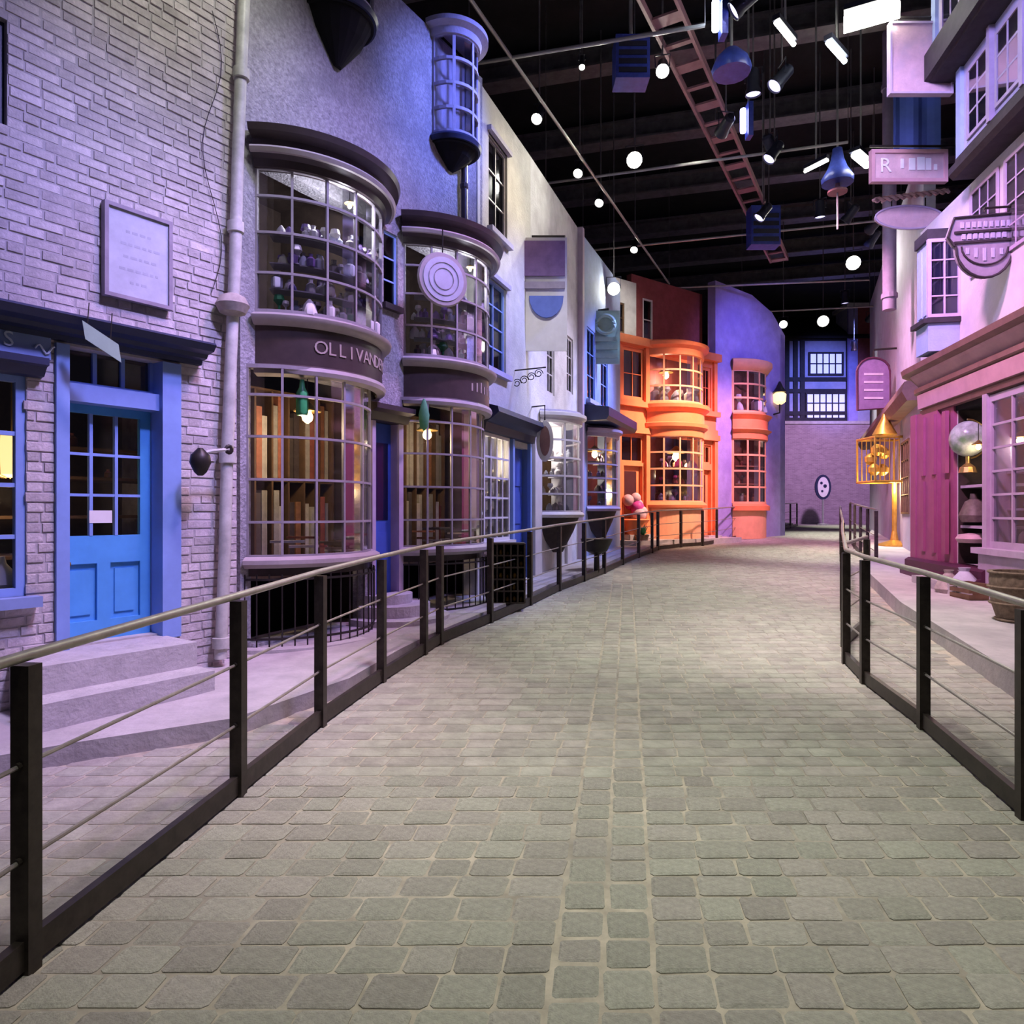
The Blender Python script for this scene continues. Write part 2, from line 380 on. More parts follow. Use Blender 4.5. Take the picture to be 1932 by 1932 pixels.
KERB_L = [(-5.2, -1.5), (-4.8, 1.5), (-4.1, 3.2), (-2.65, 4.17), (-1.86, 4.62), (-1.32, 5.6), (-1.08, 6.6), (-.9, 7.2), (-.4, 8.5), (.12, 9.8), (.62, 11.2), (1.15, 12.4), (1.67, 13.6), (2.28, 15.2), (2.92, 16.8), (3.5, 18.0),
          (3.8, 18.9), (4.7, 19.9), (5.5, 20.5), (6.2, 21.4), (7.5, 23.4), (9.0, 25.4), (10.5, 27.8), (12.1, 30.4), (13.3, 32.6), (14.4, 37)]
KERB_R = [(3.1, -1.5), (3.3, 2.0), (3.92, 5.28), (5.02, 8.9), (6.3, 12.2), (8.1, 15.6), (9.6, 18.6), (12.2, 23.5), (15.6, 29.5), (19.6, 37)]
g = MB(); ys = [-1.5+i*.5 for i in range(78)]; xs = [-9, -6]+[-4+i*1. for i in range(28)]+[26]
g.strip([[(x, y, zg(y)-.0065) for x in xs] for y in ys])
g.uv = [(p.x, p.y) for p in g.v]
road = struct(g.build('floor', 'sand_joint', None, origin=(0, 0, 0)), 'sandy bed of the cobbled street')
far = MB(); fy = [25.5+i*.5 for i in range(23)]
far.strip([[(lerp_line(KERB_L, y)*(1-t)+lerp_line(KERB_R, y)*t, y, zg(y)-.004) for t in (0, .25, .5, .75, 1)] for y in fy]); far.uv = [(p.x, p.y) for p in far.v]
far.build('far_paving', 'stone_setts', road)

# cobbles: courses laid across the street, a double gutter line along its middle
AX = V(.167, 1, 0); BX = V(1, 0, 0); GUT = .30-2.3*.167; SH = .167
def stone_verts(hu, ha, rr, b=.010, h=.05, sh=SH, cc=.02):
    j = lambda s: rr.uniform(-s, s); c = []
    for sx, sy in ((-1, -1), (1, -1), (1, 1), (-1, 1)):      # eight-sided plan: rounded corners
        k1, k2 = cc*rr.uniform(.6, 1.4), cc*rr.uniform(.6, 1.4); x, y = sx*hu+j(hu*.05), sy*ha+j(ha*.05)
        p, q = (x-sx*k1, y), (x, y-sy*k2); c += [p, q] if sx*sy < 0 else [q, p]
    tx, ty = 1-b*1.5/hu, 1-b*1.5/ha
    vs = [(x+y*sh, y, -h) for x, y in c]+[(x+y*sh, y, -b*.45) for x, y in c]+[((x+y*sh)*tx, y*ty, j(.0018)) for x, y in c]
    fs = [(i+8*k, (i+1) % 8+8*k, (i+1) % 8+8*k+8, i+8*k+8) for k in (0, 1) for i in range(8)]+[tuple(range(16, 24))]
    return vs, fs
stones = []
a = -1.6
while a < 27.5:
    ra = .150+R.uniform(-.012, .012)
    for side in (-1, 1):
        u = .180*side
        while abs(u) < 11:
            w = R.uniform(.16, .25); c = u+side*w/2
            p = AX*(a+ra/2)+BX*(c+GUT); y = p.y
            xl, xr = lerp_line(KERB_L, y)+.05, lerp_line(KERB_R, y)-.05
            if xl < p.x < xr and y > -1.2: stones.append((p.x, y, w/2-.0045, ra/2-.0045, 0))
            u += side*w
    a += ra
for side in (-1, 1):
    a = -1.6+(.07 if side > 0 else 0)
    while a < 12:
        l = R.uniform(.13, .2); p = AX*(a+l/2)+BX*(GUT+side*.0875)
        stones.append((p.x, p.y, .0875-.008, l/2-.008, -.001)); a += l
def in_view(s):
    x, y = s[0], s[1]
    return y > 1.65 and abs(x) < y*.76+.15 and lerp_line(FENCE_L, y)-.1 < x < lerp_line(FENCE_R, y)+.1
near = sorted([s for s in stones if in_view(s)], key=lambda s: s[1])[:300]; ns = set(id(s) for s in near)
protos = []
for k in range(10):
    vs, fs = stone_verts(.1, .07, R, cc=.013)
    me = bpy.data.meshes.new('cobblestone'); me.from_pydata([(x/.2, y/.14, z) for x, y, z in vs], [], fs); me.materials.append(MATS['cobble']); protos.append(me)
for s in near:
    o = bpy.data.objects.new('cobblestone', R.choice(protos)); COL.objects.link(o); o.parent = road
    o.location = (s[0], s[1], zg(s[1])+s[4]+R.uniform(-.0025, .0025)); o.rotation_euler = (.0323+R.uniform(-.01, .01), R.uniform(-.01, .01), 0); o.scale = (s[2]*2, s[3]*2, 1)
b = MB()
for s in stones:
    if id(s) in ns: continue
    vs, fs = stone_verts(s[2], s[3], R, cc=.013)
    b.add([(s[0]+x, s[1]+y, zg(s[1]+y)+z+s[4]) for x, y, z in vs], fs)
b.build('cobble_courses', 'cobble', road, kind='stuff')

def pavement(name, line, inner, h, label):
    top = MB(); n = len(line); t = []
    rows = [[], [], [], []]
    for (x, y), (xi, yi) in zip(line, inner):
        rows[0].append((x, y, zg(y)-.05)); rows[1].append((x, y, zg(y)+h)); rows[2].append((xi, yi, zg(y)+h)); rows[3].append((xi, yi, zg(y)-.05))
    o = top.loft([[rows[k][i] for k in range(4)] for i in range(n)]).build(name, 'pavement', None)
    return struct(o, label)
pl = pavement('sidewalk_left', KERB_L, [(-7.5, -1.5), (-7.5, 1.5), (-7.5, 4.5), (-4.2, 5.4), (-3.4, 6.0), (-3.0, 6.9), (-2.6, 7.6), (-2.2, 8.2), (-1.6, 9.4), (-.9, 10.6), (-.4, 11.6), (.3, 13.), (.7, 14.2), (1.3, 16.), (2.0, 17.6), (2.5, 19.2),
    (2.9, 20.4), (3.9, 21.6), (4.8, 22.2), (5.6, 23), (7.2, 24.4), (8.4, 26.2), (9.6, 28.6), (11.2, 31.2), (12.4, 33.4), (13.4, 37.5)], .12, 'pale stone pavement along the brick shop and bow windows')
pr = pavement('sidewalk_right', KERB_R, [(9, -1.5), (9, 2), (9, 5.3), (9, 8.9), (9.5, 12.2), (11, 15.6), (12.6, 18.6), (15.5, 23.5), (19, 29.5), (23, 37)], .2, 'pale stone pavement along the maroon shop')

# ------------------------------------------------------------------ fences
def fence(name, line, label, H=1.08, ends=None, rails=(.71, .385), start=0):
    x0, y0 = line[0]; t = thing(name, (x0, y0, zg(y0)), label, 'fence')
    for (x, y) in line[start:]:
        i = line.index((x, y)); p = line[max(0, i-1)]; q = line[min(len(line)-1, i+1)]
        d = V(q[0]-p[0], q[1]-p[1], 0).normalized(); nn = V(d.y, -d.x, 0)*.034; dd = d*.030; c = V(x, y, zg(y))
        b = MB().hexa([c-nn-dd+V(0, 0, -.01), c+nn-dd+V(0, 0, -.01), c+nn+dd+V(0, 0, -.01), c-nn+dd+V(0, 0, -.01), c-nn-dd+V(0, 0, H-.03), c+nn-dd+V(0, 0, H-.03), c+nn+dd+V(0, 0, H-.03), c-nn+dd+V(0, 0, H-.03)])
        po = b.build('post', 'fence_steel', t)
        for h in rails: MB().lathe([(.0, -.046), (.014, -.044), (.014, .044), (0, .046)], c+V(0, 0, h), 8, ax=d).build('rail_ferrule', 'fence_steel', po)
    P = lambda h: [(x, y, zg(y)+h) for x, y in line]
    MB().tube(P(H), .020, 10).build('top_rail', 'rail_steel', t, smooth=True)
    for h in rails: MB().tube(P(h), .0085, 8).build('tension_rod', 'rail_steel', t, smooth=True)
    rows = []
    for i, (x, y) in enumerate(line):
        p = line[max(0, i-1)]; q = line[min(len(line)-1, i+1)]; d = V(q[0]-p[0], q[1]-p[1], 0).normalized(); nn = V(d.y, -d.x, 0)*.018; c = V(x, y, zg(y))
        rows.append([c-nn+V(0, 0, .015), c+nn+V(0, 0, .015), c+nn+V(0, 0, .115), c-nn+V(0, 0, .115)])
    MB().loft(rows).build('kick_plate', 'fence_steel', t)
    return t
fence('street_fence', FENCE_L, 'long dark steel fence curving past the bow windows to the orange shop')
fence('street_fence', FENCE_R, 'short dark steel fence before the maroon shop')
fence('street_fence', FENCE_R2, 'dark steel fence receding edge-on towards the far brick wall', start=1)
fence('side_fence', [(3.5, 7.25), (4.3, 8.35)], 'short side fence section turning off behind the fence corner', H=1.08)
fence('street_fence', [(7.4, 14.0), (8.0, 15.5), (8.7, 17.2), (9.6, 19.3), (10.7, 21.8)], 'far dark steel fence standing before the gilded cage', H=1.25)

# ------------------------------------------------------------------ left row: the brick shop with the blue door
F1 = Frame((-3.16, 5.4), (.586, .81))
B1 = thing('brick_shop', F1(0, 0, .2), 'tall brick shop with blue panelled door and dark cornice', 'building')
uE = F1.u(447)
dl, dr = F1.u(103), F1.u(338); DZ0, DZ1 = .62, 2.90
wl0, wl1 = F1.u(-95), F1.u(50); wz0, wz1 = F1.z(F1.u(45), 1125), F1.z(F1.u(45), 706)
up0, up1, uz0, uz1 = F1.u(-120), F1.u(14), F1.z(F1.u(10), 235), F1.z(F1.u(10), 35)
h1 = [(dl, dr, -1, DZ1), (wl0, wl1, wz0, wz1), (up0, up1, uz0, uz1)]
w1 = wall(F1, -1.9, uE, -.1, 7.6, h1, 'mortar', 'wall_left', B1, th=.25, v1=-.006)
MB().fbox(F1, uE-.25, uE, -3.0, -.012, -.1, 7.6).build('return_wall', 'brick', B1)
brs = []; z = .18; k = 0
while z < 7.5:
    u = -1.9+(k % 2)*.11+R.uniform(-.01, .01)
    while u < uE-.03:
        l = min(R.choice([.205, .215, .222, .10]), uE-u)
        if l > .03 and not any(u+l > h[0] and u < h[1] and z+.065 > h[2] and z < h[3] for h in h1): brs.append((u, l, z+math.sin(u*1.3+k*.05)*.006))
        elif l > .03:
            for h in h1:
                if z+.065 > h[2] and z < h[3]:
                    if u < h[0] < u+l and h[0]-u > .04: brs.append((u, h[0]-u, z))
                    if u < h[1] < u+l and u+l-h[1] > .04: brs.append((h[1], u+l-h[1], z))
        u += l+.009
    z += .0735; k += 1
def shows(q):
    p = F1(q[0]+q[1]/2, 0, q[2]); x = CX+FPX*p.x/p.y; y = CY-FPX*(p.z-CAMZ)/p.y
    return 4 < x < 1932 and 0 < y < 1932
vis = sorted([q for q in brs if shows(q)], key=lambda q: -q[1]/F1(q[0], 0, 0).y)
vis = sorted(vis, key=lambda q: F1(q[0], 0, 0).y+abs(q[2]-2.2)*.25)[:300]; vs_ = set(vis)
def brick_mesh(l):
    me = bpy.data.meshes.new('brick'); e = .004; h = .065
    P = [(0, 0, 0), (l, 0, 0), (l, 0, h), (0, 0, h)]; Q = [(e, .012, e), (l-e, .012, e), (l-e, .012, h-e), (e, .012, h-e)]
    me.from_pydata(P+Q, [], [(0, 4, 5, 1), (1, 5, 6, 2), (2, 6, 7, 3), (3, 7, 4, 0), (4, 7, 6, 5)]); me.materials.append(MATS['brick']); return me
bm_cache = {}
Mw = Matrix(((F1.d[0], F1.n[0], 0, 0), (F1.d[1], F1.n[1], 0, 0), (0, 0, 1, 0), (0, 0, 0, 1)))
b = MB()
for q in brs:
    pr_ = R.uniform(-.004, .005)
    if q in vs_:
        key = round(q[1], 2)
        if key not in bm_cache: bm_cache[key] = brick_mesh(key)
        o = bpy.data.objects.new('brick', bm_cache[key]); COL.objects.link(o); o.parent = w1
        o.matrix_local = Matrix.Translation(F1(q[0], -.012+pr_, q[2])-ORG[w1.name]) @ Mw
    else:
        e = .004; u, l, zz = q; h = .065; v0, v1 = -.02, pr_+.001
        b.add([F1(u, v0, zz), F1(u+l, v0, zz), F1(u+l, v0, zz+h), F1(u, v0, zz+h), F1(u+e, v1, zz+e), F1(u+l-e, v1, zz+e), F1(u+l-e, v1, zz+h-e), F1(u+e, v1, zz+h-e)],
              [(0, 4, 5, 1), (1, 5, 6, 2), (2, 6, 7, 3), (3, 7, 4, 0), (4, 7, 6, 5)])
b.build('brick_courses', 'brick', w1, kind='stuff')
# door case
fr = MB(); fl = F1.u(128); frr = F1.u(303)
fr.fbox(F1, dl, fl, -.1, .035, .60, DZ1); fr.fbox(F1, frr, dr, -.1, .035, .60, DZ1)
fr.fbox(F1, fl-.05, fl, -.26, -.1, .60, DZ1); fr.fbox(F1, frr, frr+.03, -.26, -.1, .60, DZ1)
fr.build('door_frame', 'frame_blue', B1)
ud = (fl+frr)/2; tz = F1.z(ud, 768, -.14); tb = F1.z(ud, 736, -.14)
MB().fbox(F1, fl, frr, -.22, -.02, tz, tb).build('transom_rail', 'frame_blue', B1)
window(F1, fl, frr, tb, DZ1+.04, 3, 1, B1, v=-.12, fw=.03, mw=.03, fm='frame_blue', gm='glass_dim', name='transom_window')
dv = -.16; a0, a1 = fl+.004, frr-.004; db = .63; pz0 = F1.z(ud, 1010, dv); pz1 = F1.z(ud, 784, dv)
d = MB(); st = .085
d.fbox(F1, a0, a0+st*.4, dv-.045, dv, db, tz); d.fbox(F1, a1-st, a1, dv-.045, dv, db, tz)
d.fbox(F1, a0+st*.4, a1-st, dv-.045, dv, pz1, tz); d.fbox(F1, a0+st*.4, a1-st, dv-.045, dv, pz0-.22, pz0); d.fbox(F1, a0+st*.4, a1-st, dv-.045, dv, db, db+.16)
um = (a0+st*.4+a1-st)/2; d.fbox(F1, um-.05, um+.05, dv-.045, dv, db+.16, pz0-.22)
door = d.build('door', 'blue_paint', B1)
for s0, s1 in ((a0+st*.4, um-.05), (um+.05, a1-st)):
    MB().fbox(F1, s0, s1, dv-.04, dv-.028, db+.16, pz0-.22).fbox(F1, s0+.04, s1-.04, dv-.03, dv-.016, db+.21, pz0-.27).build('door_panel', 'blue_paint', door)
iu0, iu1 = a0+st*.4, a1-st; gb = MB()
for i in range(1, 3):
    u = iu0+(iu1-iu0)*i/3; gb.fbox(F1, u-.012, u+.012, dv-.035, dv+.004, pz0, pz1)
    zz = pz0+(pz1-pz0)*i/3; gb.fbox(F1, iu0, iu1, dv-.034, dv+.002, zz-.011, zz+.011)
gb.build('glazing_bars', 'frame_blue', door)
for i in range(3):
    for j in range(3):
        MB().fbox(F1, iu0+(iu1-iu0)*i/3+.002, iu0+(iu1-iu0)*(i+1)/3-.002, dv-.022, dv-.019, pz0+(pz1-pz0)*j/3+.002, pz0+(pz1-pz0)*(j+1)/3-.002).build('pane', 'glass', door)
MB().fbox(F1, um-.11, um+.06, dv+.004, dv+.007, pz0+.10, pz0+.20).build('paper_notice', 'white_card', door, label='small white paper notice on the door glass')
kn = MB().lathe([(.008, 0), (.008, .03), (.024, .04), (.024, .06), (.01, .07)], F1(a0+.035, dv, 1.25), 12, ax=(F1.n[0], F1.n[1], 0)).build('door_knob', 'brass', door, smooth=True)
MB().fbox(F1, fl, frr, -.3, -.05, .58, .635).build('threshold', 'step_stone', B1)
# dark hall behind the door, with a little clutter
MB().fbox(F1, -1.9, uE, -1.7, -1.65, .3, 3.2).fbox(F1, -1.9, uE, -1.7, -.26, .3, .34).fbox(F1, -1.9, uE, -1.7, -.26, 3.1, 3.16).build('interior_shell', 'interior', B1)
for i in range(9):
    u = R.uniform(fl, frr); zz = R.choice([1.3, 1.62, 1.95, 2.2]); s = R.uniform(.03, .06)
    o = MB().lathe([(s*.7, 0), (s, s*.4), (s*.9, s*1.6), (s*.35, s*2.1), (s*.4, s*2.5)], F1(u, -.75-R.uniform(0, .3), zz), 10).build('shop_jar', R.choice(['goods_pale', 'goods_red', 'goods_dark']), None, smooth=True)
    tag(o, f'small stoppered jar, {nth(i)} of the clutter behind the blue door', 'jar', 'jars behind the blue door')
for zz in (1.3, 1.62, 1.95, 2.2): MB().fbox(F1, -1.8, uE-.3, -1.2, -.65, zz-.025, zz).build('shelf_board', 'brown_wood', B1)
# cornice above the whole shop front
prof = [(-.02, 2.92), (.05, 2.92), (.06, 2.955), (.13, 2.965), (.15, 2.995), (.24, 3.01), (.28, 3.06), (.26, 3.08), (-.02, 3.11)]
c0, c1 = -1.9, F1.u(393, .15)
MB().loft([[F1(u, v, z) for v, z in prof] for u in (c0, c1)]).build('cornice', 'dark_blue', B1)
sg = MB().fbox(F1, -1.9, F1.u(92), -.012, .04, 2.76, 2.94).build('sign_fascia', 'fascia_blue', B1)
MB().loft([[F1(u, v, z) for v, z in [(0, 2.62), (.06, 2.63), (.11, 2.69), (.15, 2.70), (.15, 2.75), (0, 2.77)]] for u in (-1.9, F1.u(88, .1))]).build('lower_cornice', 'dark_blue', B1)
us, zs_ = F1.uz(16, 640, .045)
text('S', .15, face_mat(F1(us, .045, zs_), (F1.d[0], F1.d[1], 0)), 'letter_blue', sg)
MB().tube([F1(us+.16+i*.014, .05, zs_-.03+.03*math.sin(i*.9)) for i in range(10)], .007, 6).build('scroll_mark', 'letter_blue', sg)
# left shop window, its sill and lamp
window(F1, wl0, wl1, wz0, wz1, 2, 4, B1, v=-.02, fw=.06, mw=.03, fm='frame_blue', name='shop_window')
MB().fbox(F1, wl0-.05, F1.u(78, .08), -.1, .11, wz0-.075, wz0).build('window_sill', 'fascia_blue', B1)
pa = F1(F1.u(22, -.35), -.35, 0); lz = F1.z(F1.u(22, -.35), 858, -.35)
L1_ = thing('hanging_lantern', (pa.x, pa.y, lz-.17), 'glowing amber lantern hanging in the brick shop window', 'lantern')
MB().lathe([(.05, -.17), (.115, -.15), (.125, 0), (.115, .15), (.05, .17)], (pa.x, pa.y, lz), 14).build('lantern_shade', 'lantern_glow', L1_, smooth=True)
cg = MB()
for k in range(8):
    an = k*math.pi/4; cg.tube([(pa.x+r*math.cos(an), pa.y+r*math.sin(an), lz+h) for r, h in [(.055, -.175), (.12, -.155), (.13, 0), (.12, .155), (.055, .175)]], .005, 5)
cg.tube([(pa.x, pa.y, lz+.17), (pa.x, pa.y, lz+.7)], .006, 6); cg.build('lantern_cage', 'brass', L1_)
glow((pa.x, pa.y+.0, lz-.3), (1, .7, .4), 6, .1, L1_)
o = MB().lathe([(.06, 0), (.09, .05), (.075, .14), (.03, .2), (.02, .25)], F1(F1.u(3, -.2), -.2, wz0+.03), 14).build('white_jug', 'white_card', None, smooth=True); tag(o, 'white jug low in the brick shop window', 'jug')
window(F1, up0, up1, uz0, uz1, 2, 3, B1, v=-.06, fm='dark_blue', gm='glass_dim', name='upper_window', back='black')
# plaque
q0, q1, r0, r1 = F1.u(190), F1.u(318), F1.z(F1.u(250), 572), F1.z(F1.u(250), 400)
pq = thing('wall_plaque', F1((q0+q1)/2, 0, r0), 'pale weathered square board fixed high on the brick wall', 'sign')
MB().fbox(F1, q0+.02, q1-.02, .012, .05, r0+.02, r1-.02).build('board', 'plaque', pq)
pf = MB()
for A in ((q0, q0+.03, r0, r1), (q1-.03, q1, r0, r1), (q0+.03, q1-.03, r0, r0+.03), (q0+.03, q1-.03, r1-.03, r1)): pf.fbox(F1, A[0], A[1], .01, .07, A[2], A[3])
pf.build('frame', 'sign_grey', pq)
for i in range(5):
    zz = r1-.2-i*.1; w = [.2, .28, .24, .3, .14][i]; um_ = (q0+q1)/2
    fb = MB(); x = um_-w/2
    while x < um_+w/2: l = R.uniform(.02, .05); fb.fbox(F1, x, x+l, .05, .051, zz, zz+.02); x += l+.018
    fb.build('faded_mark', 'faint_mark', pq)
# hanging pale green card under cornice
cp = at(190, 628, 5.05)
cs = thing('hanging_card', cp, 'pale green blank card hanging askew under the dark cornice', 'sign')
e1 = V(.17, .12, -.13); e2 = V(.01, .02, -.13)
MB().prism([cp-e1*.55, cp+e1*.55, cp+e1*.55+e2, cp-e1*.55+e2], V(.006, -.012, 0)).build('card', 'pale_green', cs)
for q_, l_ in ((-.4, .16), (.3, .2)): MB().tube([cp+e1*q_, cp+e1*q_+V(0, .02, l_)], .004, 5).build('string', 'iron', cs)
# pipe with its brackets, hopper, lamp arm
PT, PB = F1(F1.u(468, .1), .1, 7.4), F1(F1.u(416, .1), .1, .36)
pp = thing('drain_pipe', PB, 'pale cast drain pipe running up the corner of the brick shop', 'pipe')
MB().tube([PB+(PT-PB)*(i/8)+V(.006*math.sin(i*2), 0, 0) for i in range(9)], .052, 12).build('pipe', 'pipe_paint', pp, smooth=True)
for zz in (.5, 2.13, 4.2, 5.6):
    c = PB+(PT-PB)*((zz-PB.z)/(PT.z-PB.z)); MB().lathe([(.052, -.05), (.072, -.045), (.072, .045), (.052, .05)], c, 12).build('pipe_collar', 'pipe_paint', pp, smooth=True)
c = PB+(PT-PB)*((3.45-PB.z)/(PT.z-PB.z)); c.z = F1.z(F1.u(436, .1), 577, .1)
MB().lathe([(.03, -.10), (.11, -.07), (.145, .0), (.11, .07), (.05, .1)], c+V(.01, -.03, 0), 16).build('hopper', 'sack', pp, smooth=True)
hy = at(432, 848, 5.9); hx = at(378, 868, 5.72)
la = thing('wall_lamp', hx, 'dark unlit lamp on an arm beside the drain pipe', 'lamp')
MB().tube([hy, hy+(hx-hy)*.6+V(0, 0, .04), hx+V(0, 0, .05)], .016, 8).build('arm', 'pipe_paint', la)
MB().lathe([(.02, .1), (.075, .04), (.085, -.02), (.05, -.1), (.02, -.13)], hx, 12).build('lamp_shade', 'iron', la, smooth=True)
MB().lathe([(.03, -.01), (.045, 0), (.03, .012)], hy, 10, ax=(.8, -.6, 0)).build('mount', 'iron', la)
wv = thing('wall_cable', F1(F1.u(395), .03, 3.0), 'thin looping cable down the brick beside the plaque', 'cable')
MB().tube([F1(F1.u(398+18*math.sin(i*.5)), .02, F1.z(F1.u(395), 20+i*28)) for i in range(20)], .0035, 6).build('cable', 'iron', wv)
# steps to the blue door
stp = thing('door_steps', F1(ud, .6, .3), 'two worn stone steps up to the blue door', 'steps')
MB().fbox(F1, F1.u(72, .5), F1.u(372, .5), -.3, .50, .2, .62).build('step', 'step_stone', stp)
MB().fbox(F1, F1.u(80, .78), F1.u(408, .78), .40, .76, .1, .43).build('step', 'step_stone', stp)

# ------------------------------------------------------------------ left row: the shop with two bow fronts
F2 = Frame((-2.60, 6.70), (.52, .854))
B2 = thing('bow_front_shop', F2(2, 0, .2), 'dark two-storey shop with a pair of tall bow windows', 'building')
bows = [(0.02, 1.72, .12, 1.90), (2.30, 4.05, 2.36, 4.16)]
hs = [(x0+.05, x1-.05, .35, 3.1) for x0, x1, _, _ in bows]+[(y0+.05, y1-.05, 3.65, 5.15) for _, _, y0, y1 in bows]+[(1.78, 2.28, .3, 2.75), (1.99, 2.25, 4.2, 5.1)]
wall(F2, -.05, 4.15, -.1, 8.1, hs, 'slate_wall', 'wall', B2, th=.2)
it = MB()
for zz in (.95, 3.35, 5.55): it.fbox(F2, -.05, 4.3, -1.55, -.2, zz, zz+.06)
it.fbox(F2, -.05, 4.3, -1.6, -1.55, -.1, 5.6); it.fbox(F2, -.1, -.05, -1.6, -.2, -.1, 5.6).fbox(F2, 1.74, 1.78, -1.6, -.2, 3.4, 5.6).fbox(F2, 4.3, 4.34, -1.6, -.2, -.1, 5.6)
it.build('interior_shell', 'interior', B2)
it = MB().fbox(F2, 2.28, 2.32, -1.6, -.2, .2, 3.4).fbox(F2, 1.74, 1.78, -1.6, -.2, .2, 3.4); it.build('interior_partition', 'dark_wood', B2)
def bow_front(k):
    x0, x1, y0, y1 = bows[k]
    lo = Bow(F2, x0, x1, .47); hi = Bow(F2, y0, y1, .50)
    lo.disc(1.02, 1.10, -.02).build('window_floor', 'bow_trim', B2)
    lo.band([(-.06, 1.10), (.05, 1.10), (.10, 1.14), (.10, 1.18), (.04, 1.21), (-.06, 1.21)]).build('window_sill', 'bow_lip', B2)
    lo.glaze(1.21, 3.08, 6, 5, B2, zs=[1.21, 1.55, 1.97, 2.39, 2.80, 3.08])
    band = hi.band([(-.08, 3.04), (.01, 3.04), (.02, 3.10), (.0, 3.12), (.0, 3.50), (-.08, 3.50)]); sb = band.build('sign_band', 'bow_band', B2, smooth=True)
    hi.band([(-.06, 3.00), (.03, 3.02), (.045, 3.06), (.03, 3.10), (-.06, 3.10)]).build('band_moulding', 'bow_lip', B2, smooth=True)
    hi.band([(-.06, 3.49), (.05, 3.50), (.10, 3.545), (.11, 3.58), (.03, 3.62), (-.06, 3.62)]).build('ledge', 'bow_lip', B2, smooth=True)
    hi.disc(3.2, 3.26, -.04).build('band_soffit', 'dark_wood', B2)
    hi.disc(3.55, 3.62, -.04).build('display_floor', 'dark_wood', B2)
    hi.glaze(3.64, 5.06, 6, 4, B2, zs=[3.64, 4.02, 4.42, 4.78, 5.06])
    hi.band([(-.06, 5.04), (.03, 5.05), (.05, 5.12), (.12, 5.15), (.07, 5.22), (.08, 5.30), (.19, 5.33), (.21, 5.39), (.10, 5.41), (-.06, 5.42)], n=26).build('cornice', 'bow_trim', B2, smooth=True)
    hi.band([(.06, 5.14), (.14, 5.15), (.16, 5.185), (.14, 5.21), (.06, 5.22)], n=26).build('cornice_bead', 'bow_lip', B2, smooth=True)
    hi.disc(5.36, 5.44, .05).build('bow_roof', 'bow_trim', B2)
    # lightwell under the bow with its railing
    kb = Bow(F2, x0-.12, x1+.08, .62)
    kb.band([(-.05, .10), (.10, .10), (.10, .34), (-.05, .34)]).build('lightwell_kerb', 'step_stone', B2)
    rb = Bow(F2, x0-.02, x1, .55); rl = MB()
    rail = thing('area_railing', F2((x0+x1)/2, .4, .3), ['black iron railing under the tall bow window beside the drain pipe', 'black iron railing under the clock bow window'][k], 'railing')
    for i in range(19):
        t = i/18; MB().tube([rb.p(t, .33), rb.p(t, 1.04)], .008, 6).build('baluster', 'iron', rail)
    rb.band([(-.012, .40), (.012, .40), (.012, .42), (-.012, .42)], n=18).build('lower_rail', 'iron', rail)
    rb.band([(-.012, .98), (.012, .98), (.012, 1.0), (-.012, 1.0)], n=18).build('upper_rail', 'iron', rail)
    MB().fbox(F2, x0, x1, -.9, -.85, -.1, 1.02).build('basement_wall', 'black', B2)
    return lo, hi, sb
lo1, hi1, sb1 = bow_front(0); lo2, hi2, sb2 = bow_front(1)
def arc_text(bow, word, t0, dt, z, size, m, parent):
    for i, ch in enumerate(word):
        t = t0+dt*i; p = bow.p(t, z, .004); d_ = (bow.p(t+.01, z)-bow.p(t-.01, z))
        text(ch, size, face_mat(p, d_), m, parent, name='letter')
arc_text(hi1, 'OLLIVANDERS', .30, .055, 3.31, .19, 'letter', sb1)
for i in range(9):
    t = .45+i*.05; l = .014
    hi2.band([(.0, 3.26), (.004, 3.26), (.004, 3.36+.02*(i % 3)), (0, 3.36)], n=2, t0=t, t1=t+l).build('faded_letter', 'letter', sb2)
window(F2, 1.99, 2.25, 4.2, 5.1, 1, 3, B2, v=-.03, fw=.03, mw=.02, dep=.03, fm='frame_blue', gm='glass_dim', name='slit_window', back='dark_blue')
MB().fbox(F2, 1.95, 2.29, -.02, .07, 4.13, 4.2).build('window_sill', 'bow_trim', B2)
# doorway between the bows
dz = 2.74
MB().fbox(F2, 1.74, 1.80, -.15, .05, .3, dz).fbox(F2, 2.22, 2.30, -.15, .05, .3, dz).build('door_frame', 'lilac_paint', B2)
MB().loft([[F2(u, v, z) for v, z in [(-.05, 2.74), (.08, 2.75), (.12, 2.84), (.2, 2.87), (.2, 2.93), (-.05, 2.98)]] for u in (1.66, 2.36)]).build('door_hood', 'bow_trim', B2)
d = MB().fbox(F2, 1.80, 2.22, -.13, -.09, .6, dz).build('door', 'deep_blue', B2)
MB().fbox(F2, 1.86, 2.16, -.09, -.08, .8, 1.4).build('door_panel', 'deep_blue', d); MB().fbox(F2, 1.86, 2.16, -.09, -.082, 1.55, 2.5).build('pane', 'glass_dim', d)
st = thing('round_steps', F2(2.05, .4, .3), 'three pale rounded stone steps between the two bow windows', 'steps')
for i, (w, dpt, zz) in enumerate([(.62, .82, .42), (.48, .56, .55), (.36, .32, .66)]):
    Bow(F2, 2.02-w, 2.02+w, dpt, 0).disc(.12, zz).build('step', 'step_stone', st)
